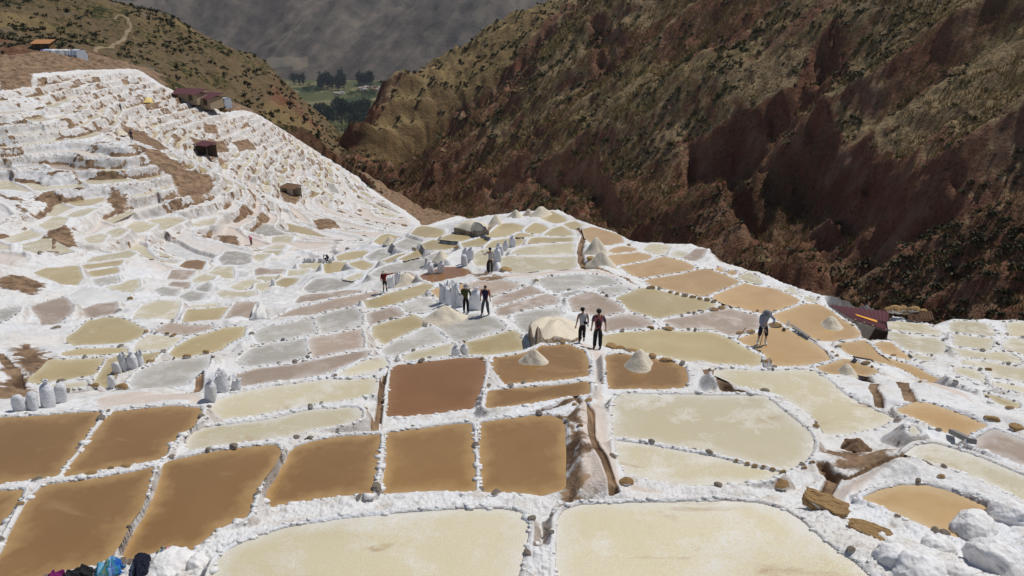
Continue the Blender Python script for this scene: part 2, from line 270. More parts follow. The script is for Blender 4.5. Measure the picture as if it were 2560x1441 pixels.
PONDS = """
C||large cream pond at the bottom edge left of the thick white wall|530,1441 545,1400 575,1375 640,1345 720,1320 850,1300 1000,1285 1150,1275 1260,1275 1305,1285 1320,1310 1318,1350 1305,1400 1295,1441 1285,1500 500,1500
C||largest pale cream pond filling the bottom right of centre|1392,1441 1392,1350 1395,1300 1410,1278 1450,1264 1550,1260 1700,1257 1820,1254 1900,1260 1960,1277 2000,1302 2050,1347 2100,1387 2140,1412 2175,1445 2200,1500 1385,1500
O||muddy brown pond in the bottom left corner behind the blue striped cloth|111,1215 215,1202 336,1182 384,1169 369,1222 353,1269 322,1313 299,1360 275,1397 242,1413 168,1425 125,1440 60,1470 -60,1490 -40,1420 5,1385 23,1343 47,1296 67,1259
O||muddy brown pond behind the pink striped cloth at bottom left|411,1162 400,1195 386,1239 366,1279 336,1330 319,1363 304,1397 302,1407 339,1400 390,1383 470,1379 484,1373 511,1350 551,1320 615,1293 621,1283 635,1239 655,1202 682,1168 699,1135 700,1121 682,1114 621,1120 537,1131 470,1145 423,1155
O||dark muddy pond at the left edge in front of the four white sacks|20,1044 101,1041 202,1032 249,1032 247,1047 228,1074 205,1104 188,1135 165,1158 144,1188 128,1193 67,1200 0,1210 -90,1215 -90,1050
O||dark muddy pond right of the one before the sacks, under the pinkish bank|286,1029 386,1020 437,1015 504,1022 497,1044 484,1064 450,1088 420,1118 413,1138 396,1148 336,1160 282,1168 215,1183 158,1192 168,1175 188,1148 215,1115 235,1084 262,1051
O||sliver of brown pond cut by the left frame edge at the bottom|0,1229 57,1226 45,1255 20,1290 0,1315 -70,1320 -70,1230
C||long cream pond in front of the sacks on the white ramp|523,1050 530,1020 545,1000 588,987 672,967 760,957 860,950 935,948 940,960 938,983 925,985 890,995 850,1003 773,1010 700,1028 640,1040 571,1046
C||long curved cream pond left of the narrow side channel|480,1084 511,1071 588,1062 672,1051 773,1027 860,1021 892,1021 903,1030 902,1047 870,1058 789,1072 736,1090 689,1095 621,1103 537,1115 470,1125 468,1108
O||muddy pond with a rounded upper left corner, leftmost of three in a row|739,1121 773,1108 823,1098 860,1093 947,1088 948,1094 947,1138 942,1168 934,1202 931,1234 850,1240 773,1252 672,1269 663,1262 667,1229 689,1188 712,1158 722,1135
O||square muddy pond in the middle of three in a row|968,1084 1052,1074 1119,1064 1177,1061 1181,1094 1184,1141 1186,1178 1188,1229 1085,1227 957,1234 961,1188 966,1148 966,1104
O||square muddy pond in the shade of the tall pinkish wall|1203,1059 1253,1051 1320,1042 1381,1041 1404,1051 1411,1064 1414,1128 1414,1222 1354,1240 1320,1234 1203,1229 1206,1188 1201,1161 1201,1094
R||dark reddish brown pond left of the two mounds in brown water|985,925 1000,915 1090,905 1200,897 1207,905 1203,950 1195,990 1180,1022 1100,1032 1020,1040 967,1042 972,1000 978,955
O|.0|orange pond with a salt mound, left of the walkers' path|1280,893 1320,885 1345,876 1357,868 1413,868 1457,877 1462,907 1465,937 1430,945 1380,953 1280,960 1240,962 1232,955 1236,925 1238,899
O||narrow orange pond below the pond with the left mound|1222,980 1250,975 1330,968 1420,962 1468,957 1472,985 1400,995 1330,1008 1270,1015 1215,1020
O|.0|orange pond with a salt mound, right of the walkers' path|1515,893 1557,892 1640,903 1677,910 1707,923 1717,947 1715,966 1640,972 1522,972 1518,940
C||wide pale cream pond with a rounded right end and a thin dividing rim|1540,1000 1560,985 1620,988 1700,989 1801,990 1915,992 1942,1017 1985,1051 2019,1078 2033,1104 2031,1128 2016,1151 1992,1168 1969,1177 1901,1161 1834,1146 1767,1131 1700,1121 1623,1104 1535,1092 1530,1044
C||wedge of tan cream water below the thin dividing rim|1537,1102 1620,1113 1700,1128 1767,1139 1834,1155 1901,1172 1950,1182 1932,1192 1885,1205 1767,1214 1700,1212 1620,1198 1565,1185 1545,1150
C||large smooth cream pond under the white stepped wall on the right|1785,932 1850,927 1920,935 2003,926 2037,932 2070,955 2120,993 2170,1018 2235,1048 2215,1060 2164,1078 2120,1086 2062,1086 2046,1058 2020,1030 1985,1010 1945,985 1905,975 1840,960
T|-.2|deep orange brown pond inside the curved wall at bottom right|2153,1247 2204,1225 2254,1214 2315,1214 2372,1229 2439,1256 2503,1282 2483,1299 2439,1323 2415,1350 2338,1326 2237,1282
C||long pale cream pond running to the right edge above the curved wall|2261,1136 2291,1115 2338,1111 2439,1141 2560,1192 2660,1240 2660,1295 2560,1252 2473,1212 2372,1168 2298,1148
T|-.2|tan pond below the stepped white wall near the right edge|2241,1027 2291,1005 2328,1010 2405,1037 2469,1067 2426,1094 2358,1081 2298,1051
P||pinkish tan pond cut by the right edge beside a stone wall|2429,1104 2483,1073 2560,1101 2660,1135 2660,1200 2560,1165 2489,1135 2432,1115
C||tiny cream puddle in a notch of the white wall at right|2274,1064 2290,1070 2301,1084 2278,1086
T||long orange pond running diagonally right of the canal|2097,862 2160,857 2173,868 2193,887 2220,897 2270,913 2320,940 2367,957 2363,973 2303,950 2257,923 2203,910 2153,893
T||narrow orange strip of pond beside the hut's small ponds|2190,860 2227,858 2253,880 2290,903 2253,895 2213,883
T||small orange pond with a rough salt heap below the bent canal|2043,918 2107,905 2133,907 2193,928 2167,938 2107,933 2057,928
T||orange pond with a spread salt heap left of the red roofed hut|1937,790 1987,773 2017,762 2043,763 2070,780 2107,803 2133,823 2145,837 2133,843 2070,850 2020,833 1970,807
T||orange pond in which the worker in white boots stands|1845,850 1890,842 1920,830 1957,825 2003,850 2053,883 2073,900 2020,910 1987,913 1940,910 1905,882 1865,862
C||thin cream pond just behind the gable end of the hut|2222,808 2310,817 2350,833 2353,840 2270,830 2223,823
C||cream pond with a square left side right of the hut|2223,828 2270,835 2343,847 2357,860 2353,882 2320,885 2273,877 2230,850 2220,847
C||cream pond at the terrace edge, first right of the stony gully|2380,810 2437,813 2470,820 2487,833 2483,842 2437,837 2380,828
C||cream pond second from the edge right of the stony gully|2382,835 2437,842 2483,847 2478,870 2473,877 2387,863
C||flat curved cream pond third from the edge right of the gully|2387,872 2437,878 2487,882 2520,885 2547,897 2555,912 2487,902 2403,890
C||cream pond in the far right corner by the terrace edge|2525,813 2560,815 2660,818 2660,850 2560,845 2523,840
C||cream pond at the right frame edge below the corner pond|2530,845 2560,848 2660,855 2660,895 2560,882 2517,873 2507,863
C||long pale pond with one brown stone at its left end at right edge|2400,902 2453,903 2560,920 2660,937 2660,970 2560,953 2487,943 2483,933 2467,923 2403,908
C||small cream pond with a square white post wall at right|2387,920 2437,923 2460,937 2463,957 2387,933
C||small cream triangle pond below the hut's right ponds|2273,883 2337,895 2320,902 2287,897
C||thin cream strip of pond at the right frame edge|2483,955 2560,970 2660,987 2660,1002 2560,982 2487,963
W||whitish dry pan below the small square pond at right|2373,940 2470,970 2460,977 2400,957
Y||olive pond in the right corner above the brown wall|2453,983 2487,990 2550,1012 2543,1022 2503,1013
T||orange pond beside the lower white salt cone on the ridge|1553,667 1613,657 1663,647 1697,653 1733,668 1727,675 1680,680 1613,690 1587,683
T||wide orange pond with dark stones along its near wall|1617,703 1680,693 1730,682 1773,677 1813,688 1850,705 1813,720 1770,735 1697,727 1640,713
T||orange pond on the right flank next to the wide stony one|1783,742 1820,727 1863,710 1920,727 1970,737 1998,753 1953,770 1920,777 1897,777 1847,763 1797,748
T||orange pond at the top of the ridge beside the upper salt cone|1462,577 1480,573 1507,577 1547,595 1553,602 1513,607 1493,608 1467,593
T||orange pond between the two salt cones and the white terrace wall|1520,642 1547,637 1593,632 1627,643 1623,647 1573,658 1543,660
T||narrow orange pond under the uppermost orange pond|1523,627 1557,620 1587,623 1592,628 1540,633
Y||olive pond at the very top of the ridge right of the last mound|1350,540 1380,533 1413,550 1417,555 1390,555
Y||tiny olive pond below the topmost olive pond|1410,560 1437,558 1450,565 1427,570
Y||olive pond with a pointed top under the grey stone wall|1313,577 1337,563 1357,567 1373,575 1347,583 1320,582
Y||olive pond left of the ridge canal near the top|1360,587 1380,575 1403,570 1423,580 1430,588 1390,590
Y||flat olive pond above the row of dark pebbles|1320,608 1330,597 1430,595 1432,603 1380,606
Y||small olive sliver left of the pointed olive pond|1280,593 1297,583 1330,587 1333,590 1300,594
Y||olive pond right of the long salt heap by the grey wall|1213,590 1257,567 1280,565 1310,568 1300,578 1282,582 1270,587 1233,595
Y||olive pond behind the row of standing white sacks|1213,618 1230,604 1273,598 1308,594 1306,606 1280,612 1250,618
C||pale pond behind the row of pebbles right of the standing man|1280,633 1307,623 1363,612 1430,609 1435,620 1433,638 1380,638 1313,638
C||large pale yellow pond right of the man in the white shirt|1252,648 1280,643 1437,643 1438,666 1427,673 1380,677 1313,680 1285,676 1258,662
G||grey lilac pond below the curved wall of the ridge canal|1347,698 1413,688 1480,687 1520,692 1543,703 1550,710 1480,718 1413,728 1390,728 1357,710
P||pinkish pond right of the man in the purple vest|1232,748 1280,733 1327,720 1357,733 1313,747 1280,756 1234,764
P||pale strip of pond behind the man in the purple vest|1240,774 1280,759 1347,740 1367,737 1395,748 1388,758 1347,766 1280,778 1245,786
G||grey pond behind the large walled salt heap|1288,790 1330,777 1393,772 1398,783 1363,790 1323,807 1310,823 1300,810
P||pinkish tan pond behind the heads of the two walkers|1423,747 1447,737 1477,732 1507,743 1547,763 1563,777 1513,788 1437,773
G||small grey pond at the foot of the thick bent wall|1487,722 1547,712 1573,727 1527,738 1507,730
G||thin pale strip of pond above the walkers' tan pond|1400,735 1468,722 1440,735 1413,743
Y|.0|olive tan pond with dark stones on both long walls|1540,747 1587,730 1633,727 1680,737 1747,755 1783,762 1773,770 1713,782 1647,793 1597,783 1563,770
P||small tan pond right of the two walkers|1513,800 1557,788 1600,790 1633,807 1613,815 1547,820 1513,827
P||tan pond left of the bending worker|1660,802 1730,792 1813,777 1890,795 1892,817 1830,837 1780,823 1697,820
Y||wide olive pond right of the path with slabs on its near rim|1510,843 1563,835 1663,832 1763,830 1797,838 1847,863 1897,890 1900,908 1880,913 1780,900 1680,893 1630,880 1563,868 1513,861
Y||yellow pond behind the small pair of sacks|1163,857 1223,843 1280,833 1293,843 1312,867 1300,873 1280,877 1207,885 1170,885
C||cream pond left of the small pair of sacks|1005,890 1040,877 1133,860 1130,885 1073,893 1010,902
C||small pale pan on the terrace lip beyond the orange ponds|1613,625 1623,618 1670,620 1663,628 1647,632
C||small cream pond beside the white spur wall of the terrace lip|1680,635 1697,630 1723,635 1703,643 1682,641
P||tilted tan pan on top of the white spur wall|1703,645 1740,627 1760,630 1733,650
T||tiny tan pond below the white spur wall|1783,672 1800,670 1813,678 1795,679
T||small tan pond second below the white spur wall|1813,682 1833,677 1847,685 1830,688
C||pale pan along the right flank's outer lip|1833,693 1873,688 1907,707 1880,707
C||tiny cream pond on the outer lip above the hut|1963,725 1977,722 1998,737 1980,735
C||small cream pond on the outer lip next to the hut's roof peak|2010,742 2030,747 2050,755 2020,753
Y|-.2|yellow olive pond left end of the ridge behind a brown mound|942,602 970,592 1000,597 977,602 960,610
G|-.2|grey pond in front of the low white bank near the canyon|987,613 1017,602 1050,607 1040,617 1023,625
Y||olive pond on the ridge under the dark stone bank|1033,580 1057,573 1107,580 1107,585 1090,592 1053,585
Y||yellow pond below the long walled salt heap|1100,598 1133,585 1187,587 1193,590 1153,603 1130,602
Y||olive pond with a brown shallow in its right half|1057,613 1083,604 1140,608 1143,613 1113,622 1063,622
Y||pale olive pond left of the stacked sacks row|1153,610 1207,595 1233,598 1207,615 1160,617
G|-.3|pale grey pond on the left flank above the red shirted man|913,643 957,628 987,635 953,652 923,650
Y|-.2|narrow olive pond sloping beside the pale grey one|955,653 993,638 1023,633 993,643 973,656
Y||olive pond left of the small pale salt cone|997,648 1040,630 1073,630 1050,642 1013,653
G||grey pond holding the small pale salt cone|1063,643 1107,632 1127,635 1117,643 1087,652
G|-.1|long grey pond behind the man in red|927,687 973,667 1040,650 1063,652 1073,667 1023,677 973,684 940,693
W||white pan behind the stack of three sacks|1117,645 1160,627 1193,620 1170,640 1140,657
C||cream pan in front of the man in the white shirt|1183,640 1200,627 1217,624 1247,627 1240,650 1220,660 1195,660
R||reddish tan pond in front of the two separate sacks|1050,690 1107,678 1140,675 1167,683 1178,693 1140,702 1097,708 1060,698
P||pinkish pan around the heap beside the man in red|985,690 1020,680 1062,703 1000,722 982,715
Y||long olive pond below the man in red|910,753 973,737 1060,710 1087,713 1057,733 973,763 923,773
P||long pinkish pond sloping down left from the man in red|680,803 740,780 840,747 940,731 958,733 907,753 873,767 773,787 707,803
G||grey pond with a pale left side in the middle terrace|787,793 840,777 883,770 898,787 897,813 803,833 790,813
G||large pale grey pond left of the middle terrace|643,840 673,820 780,797 793,830 740,843 667,858 647,853
G||grey pond half covered with white crust under the middle terrace|600,910 633,880 673,860 763,847 772,890 707,907 640,915
P||tan pond right of the half crusted one|773,850 840,837 897,827 903,847 902,867 840,883 783,897 775,880
P||long dark pink pond behind the ramp sacks|590,945 640,923 740,910 840,890 923,880 917,890 873,910 773,943 707,953 640,960 600,965
C||small cream pond between the pink pond and the red one|843,937 907,903 960,900 967,910 907,937 873,943
Y||bright olive pond in the centre left of the cone of salt|937,817 973,803 1033,790 1067,810 1040,827 963,857 940,837
G||greyish pond below the bright olive pond|960,877 990,853 1073,817 1117,850 1040,873 987,890 963,883
P||small pinkish pond above the bright olive pond|923,787 977,768 993,773 1013,787 973,800 927,810
G||pale pink pond left of the sack filling workers|997,767 1057,747 1090,760 1067,773 1020,783
G||large pale grey pond in front of the cone of salt|1087,810 1153,790 1190,787 1240,803 1260,820 1173,850 1133,853 1107,823
T||tan pond behind the sack filling workers|1080,727 1140,712 1160,715 1155,745 1100,740
P||whitish pink pan below the curved grey wall|1173,712 1240,707 1280,711 1300,716 1267,727 1227,738 1197,727
Y|-.2|olive pond beyond the left flank|813,663 840,657 870,657 850,677 817,680
Y||yellow olive pond beside the crouched worker|843,643 917,630 917,640 873,648 845,652
Y||small yellow pond on the left flank of the ridge|873,660 903,653 930,662 913,673
G||whitish pond left of the tall shaded wall|763,723 790,707 840,702 883,708 840,723 773,732
C||pale sloping pond beside the tall shaded wall|857,700 907,682 903,697 880,703
P||pinkish pond left below the tall shaded wall|743,753 773,737 890,727 917,727 840,743 773,753
Y||brown olive pond left of the path to the tall wall|690,707 707,698 743,698 717,713 693,710
Y||olive pond along the far left wall of stones|153,887 200,877 317,873 317,882 200,887
Y||green olive pond in front of the brown earth slump at left|70,950 123,907 200,900 260,897 257,917 240,937 167,950 83,957
C||narrow olive pond behind the four white sacks|125,962 170,957 213,952 220,962 150,975
Y||olive pond around the pile of plastic sacks|267,900 295,889 350,886 403,880 375,905 320,920 290,935 262,975 238,955
Y||large olive pond with a pale left corner and pebbles on its rim|172,850 200,827 227,803 260,795 293,800 333,813 362,827 350,840 300,853 233,858 187,858
C||pale green pond right of the pile of plastic sacks|337,880 347,857 373,840 457,845 433,863 400,877
P||pinkish pond with two round brown rocks behind it|390,827 423,815 533,815 533,820 483,833 443,838
Y||long olive pond behind the two brown bushes|413,900 440,867 500,840 567,823 607,820 600,837 550,870 500,887 450,897
G||grey blue pond in front of the two brown bushes|327,960 353,930 400,907 467,897 523,892 513,917 477,953 467,962 400,970 345,973
P||pinkish grey pond at the left edge with a curved top|83,770 117,757 160,750 180,773 167,787 133,813 110,827 103,800
P||small pink grey pond with a rock at its right corner|207,773 240,760 293,755 287,780 233,795 213,790
W||snow white dry pan on the left|177,743 213,727 320,737 317,750 233,763 207,767
C||pale grey green pond with a straight right wall|337,797 360,763 443,760 430,790 400,803 350,808
Y||olive pond below the dark stone wall on the left|460,803 470,775 533,770 567,770 550,793 533,807
C||shallow cream strip under the dark stone wall|467,767 547,760 543,767 480,773
P||purplish pond beside the plastic sheet heap|557,807 593,763 633,762 627,787 587,810
Y||olive pond with a round right end under the earth slope|87,683 117,673 190,671 198,693 187,705 157,708 127,697
Y||yellow pond, upper of a pair under the grey wall on the left|205,665 307,652 300,662 233,673 213,673
Y||yellow pond, lower of a pair under the grey wall on the left|217,680 293,668 297,680 233,693
G||grey pond third below the yellow pair|233,700 293,690 297,707 243,713
C||narrow pale pond fourth below the yellow pair|263,717 343,707 343,713 327,727 277,723
C|||213,657 233,647 333,632 320,640 233,655
C|||100,562 133,548 170,545 150,563 117,570
C|||163,542 217,523 243,522 217,533 180,541
C|||60,613 123,602 123,623 87,633 60,633
C|||213,597 263,590 253,600 223,604
C|||267,583 300,575 320,577 283,590
C|||313,572 337,560 393,560 367,572 340,577
C|||370,552 460,548 433,560 407,572
G|||-30,775 0,777 50,770 17,797 0,803 -30,810
P|||423,697 433,680 487,678 460,697
C|||483,703 510,690 543,690 523,703 493,707
P|||420,713 430,707 473,708 470,720
G|||490,720 520,707 527,713 520,730 493,728
O||small rust orange pond among the white walls of the left hollow|453,667 467,658 507,658 500,672
C|||523,683 540,672 577,670 577,693 540,693
G|||553,650 567,638 627,640 623,655 560,660
G|||393,728 407,723 447,723 437,737
G|||453,743 480,730 513,733 500,747
C|||577,720 627,703 650,703 645,714 600,727
C|||547,733 640,728 640,737 570,739
C|||483,563 540,545 533,560
P|||640,677 650,673 713,673 703,685 640,688
C|||640,693 700,690 690,702 640,703
C|||640,710 673,707 670,723 640,727
C|||723,677 773,673 760,685 720,687
C|||747,662 807,657 803,672 750,673
W|||670,660 740,655 740,670 667,672
C|||660,623 683,613 713,613 707,623
C|||658,628 705,626 695,637 652,638
C|||683,597 727,595 723,605 680,608
C|||640,637 677,635 650,652 630,650
"""
DIRTS = ["1422,1052 1434,1040 1440,1130 1438,1222 1424,1226 1419,1140", "345,365 380,372 440,405 470,430 520,440 535,470 520,490 455,500 440,470 430,440 380,410",
 "470,345 560,355 575,385 540,380 500,370", "0,698 60,690 118,706 85,738 0,722", "38,880 60,862 95,872 123,905 118,930 70,935 50,915",
 "-20,1000 20,925 40,930 70,985 30,1000", "300,310 360,330 420,370 400,380 330,350", "510,310 540,312 545,335 512,333", "700,480 745,470 750,500 715,505",
 "780,545 830,548 850,570 800,578", "2090,1095 2135,1088 2175,1110 2215,1120 2200,1145 2130,1150 2095,1130", "90,620 140,560 170,570 190,610 150,640", "0,180 80,186 78,214 0,225",
 "1200,700 1245,692 1260,700 1215,712","1180,672 1215,668 1222,690 1190,695", "580,355 620,350 640,372 600,380", "280,470 320,500 300,540 270,505", "545,585 590,590 600,620 560,615"]
PATHS = ["1472,878 1512,878 1516,960 1522,985 1512,1010 1532,1060 1548,1150 1578,1215 1440,1226 1436,1150 1434,1060 1446,1030 1482,1000 1486,960",
 "225,1005 320,985 430,982 500,985 520,1000 505,1014 430,1010 300,1022 240,1026", "1440,860 1500,860 1510,880 1450,880", "1250,690 1350,680 1450,672 1560,690 1540,700 1460,682 1340,694 1260,700",
 "2150,900 2260,930 2400,975 2450,1010 2400,1000 2290,960", "1560,1186 1640,1200 1720,1214 1620,1222 1555,1218", "2030,1200 2100,1180 2160,1160 2230,1170 2180,1210 2100,1240"]
CHANS = [("1190,1034 1260,1026 1330,1015 1390,1004 1440,990 1462,1005 1476,1040 1480,1100 1490,1140 1512,1168 1536,1216", .11, .16),
 ("934,1052 940,1020 958,960 975,922", .10, .14), ("2063,1132 2092,1160 2076,1185 2058,1216", .15, .18), ("2068,1138 2125,1168 2200,1155 2258,1150 2350,1180 2470,1228 2560,1262", .08, .10),
 ("1436,560 1460,590 1450,620 1452,650 1475,668 1530,682 1575,702 1612,717", .25, .2), ("1810,745 1880,783 1960,823 2010,852 2060,885 2130,922 2170,937", .26, .26),
 ("1752,912 1775,945 1830,975 1900,985", .16, .08), ("2190,945 2180,975 2200,1010", .15, .1), ("2255,945 2265,975 2275,1010",.2,.1), ("0,893 40,935 55,975", .2, .1), ("470,980 500,925 540,895 575,870", .16, .12), ("610,870 640,850", .1,.1)]
BANKS = [("1414,1050 1440,1012 1480,1010 1500,1060 1540,1150 1565,1215 1418,1232 1416,1140", .30), ("2060,744 2150,752 2232,782 2226,846 2160,852 2150,835 2110,798 2075,775", -2.3), ("2090,1190 2180,1160 2290,1150 2400,1190 2530,1260 2560,1290 2520,1290 2440,1250 2330,1205 2230,1200 2140,1235 2090,1230", .12)]
# ------------------------------------------------------------------ base surface of the salt terraces (control: pixel, depth)
CT = """0,1441,10.8 1280,1441,10.6 2560,1441,10.6 640,1240,13.1 1280,1230,13.1 2000,1220,13.3 2560,1300,12.3 -300,1441,11 2860,1441,10.8
0,1050,17.6 500,1020,18.4 700,1000,19.3 1000,1040,17.6 1490,875,26.5 1700,1000,19.2 2100,960,21.8 2400,1040,18.6 2860,1150,16
1215,790,36 1225,682,46 1902,860,28.5 960,730,54 1000,890,25.6 700,930,24.5 450,930,28 200,930,29.5 60,985,24 -200,1000,22 780,840,31 650,790,38
2050,760,40 2220,835,38 2560,815,40 2420,900,32.5 2250,870,35 1750,640,53 1900,700,47 1550,595,60 1350,530,73 1250,560,67 1100,572,72 1600,700,43 2860,850,40
265,830,40 450,800,43 60,790,48 140,690,68 300,690,70 450,690,74 620,690,72 750,690,70 870,620,83 820,650,80 700,640,88 950,605,78
620,605,100 200,550,92 400,560,102 60,610,82 100,430,112 328,350,116 250,280,143 302,275,158 0,190,142 340,178,185 0,300,122 500,420,138 560,300,190 640,290,205
760,370,215 700,500,146 880,440,215 960,505,187 1040,550,165 900,560,132 800,560,125 -300,300,118 -300,600,80 -300,800,42"""
_c = np.array([[float(v) for v in q.split(',')] for q in CT.split()])
_P = pt(_c[:, 0], _c[:, 1], _c[:, 2])
_P = np.vstack([_P, [[-6, 4, -6.2], [6, 4, -6.2], [14, 5, -6.4], [-14, 5, -6.4]]])
BASE = TPS(_P, 2e-3)
def on_base(s):
    q = PX(s); t = march(q[:, 0], q[:, 1], BASE); return pt(q[:, 0], q[:, 1], t)
# traced outline of the salt works (world polygon)
OUTL = on_base("2860,812 2560,805 2500,803 2440,803 2385,801 2340,817 2230,792 2160,758 2060,742 1990,722 1900,685 1840,668 1790,654 1770,628 1740,617 1640,611 1600,611 1560,594 1480,564 1440,551 1400,531 1350,521 1300,530 1240,538 1150,540 1100,556 1050,570")[:, :2]
OUTB = on_base("1043,553 1010,527 960,497 900,445 860,420 790,376 740,345 650,290 600,280 560,283 520,262 470,246 400,212 345,176 200,178 90,186 0,198 -300,205")[:, :2]
REGION = np.vstack([[[70, 3]], OUTL, OUTB, [[-150, 60], [-70, 3]]])
PROC = on_base("-300,205 0,198 90,186 200,178 345,176 400,212 470,246 520,262 560,283 600,280 650,290 740,345 790,376 860,420 900,445 960,497 1010,527 1043,553 1035,585 960,590 900,625 840,640 760,655 700,662 640,655 560,700 480,705 400,715 330,650 250,640 200,650 100,660 60,700 -300,740")[:, :2]
# ------------------------------------------------------------------ the ponds: colour, level offset, label, outline
POND = [l.split('|') for l in PONDS.strip().splitlines()]
class Pond: pass
def dens(p, step=11.):
    out = []
    for a, b in zip(p, np.roll(p, -1, 0)):
        m = max(1, int(np.hypot(*(b-a))/step)); out += [a+(b-a)*k/m for k in range(m)]
    return np.array(out)
def grow(polys, obst):
    """let neighbouring ponds come up to their shared walls"""
    D = [dens(p) for p in polys]; res = []; bbs = [(d.min(0), d.max(0)) for d in D]
    for i, p in enumerate(D):
        nx = np.roll(p, -1, 0)-np.roll(p, 1, 0); nr = np.stack([nx[:, 1], -nx[:, 0]], -1); nr /= np.maximum(np.linalg.norm(nr, axis=1, keepdims=True), 1e-6)
        if pdist(*(p+nr*.5).T, p)[1].mean() > .5: nr = -nr
        gap = np.full(len(p), 40.)
        for j, q in enumerate(D):
            if j != i and (bbs[j][0] < bbs[i][1]+40).all() and (bbs[j][1] > bbs[i][0]-40).all(): gap = np.minimum(gap, pdist(p[:, 0], p[:, 1], q)[0])
        for q in obst: gap = np.minimum(gap, np.where(pdist(p[:, 0], p[:, 1], q)[1], 0, pdist(p[:, 0], p[:, 1], q)[0]*2))
        cy = p[:, 1]; tgt = np.interp(cy, [520, 700, 850, 1000], [3, 4, 6, 13]); mx = np.interp(cy, [500, 620, 900, 990], [5, 12, 11, 1.5])
        mv = np.where(gap < 39, np.clip((gap-tgt)*.5, 0, mx), mx*.3)
        mv = (mv+np.roll(mv, 1)+np.roll(mv, -1))/3
        res.append(p+nr*mv[:, None]*np.array([1, .85]))
    return res
_polys = grow([chaikin(PX(q[3])) if PX(q[3])[:, 1].mean() > 960 else PX(q[3]) for q in POND], [PX(s) for s in PATHS]+[PX("1318,848 1338,863 1385,860 1456,850 1460,825 1430,808 1385,806 1330,822"), PX("1130,586 1180,592 1226,590 1230,572 1190,560 1145,560"), PX("890,725 945,725 950,690 900,680")])
ponds = []
for _k, (code, dz, label, s) in enumerate(POND):
    P = Pond(); q = _polys[_k]; P.code = code; P.label = label.strip(); P.px = q
    c = q.mean(0); cy = c[1]-(.05*np.ptp(q[:, 1]) if c[1] > 650 and c[0] > 560 else 0); t = march([c[0]], [cy], BASE)[0]; P.L = float(t*rays(c[0], cy)[2])+float(dz or 0)
    d = rays(q[:, 0], q[:, 1]); W3 = d*(P.L/d[:, 2])[:, None]; P.xy = W3[:, :2]; P.t = t
    P.bb = (*P.xy.min(0), *P.xy.max(0)); P.c = P.xy.mean(0); ponds.append(P)
DIRT = [on_base(s)[:, :2] for s in DIRTS]
PATH = [on_base(s)[:, :2] for s in PATHS]
CHAN = [(on_base(s)[:, :2], w, d) for s, w, d in CHANS]
BANK = [(on_base(s)[:, :2], h) for s, h in BANKS]
UV = (.63, .77)                 # contour direction on the far slope
BH = 1.25
def cells(x, y, zb):
    """terrace pattern of the far slope: bands along the contours, cut into plots"""
    u = x*UV[0]+y*UV[1]; wx = fbm(x/17, y/17, 5, 2)-.5; wy = fbm(x/9, y/9, 8, 2)-.5
    v = (zb+60)/BH+wx*1.5+wy*.7; b = np.floor(v); f = v-b
    wid = 3.4+hsh(b, b*0+3, 1)*4.5; uu = (u+wy*3.0)/wid+hsh(b, b*0, 2)*7; k = np.floor(uu); g = uu-k
    off = (hsh(b, k, 3)-.5)*.42
    fl = .44+.30*hsh(b, k, 4)                       # share of the band that is flat
    edge = np.minimum(g, 1-g)*wid
    return b, k, f, edge, off, fl
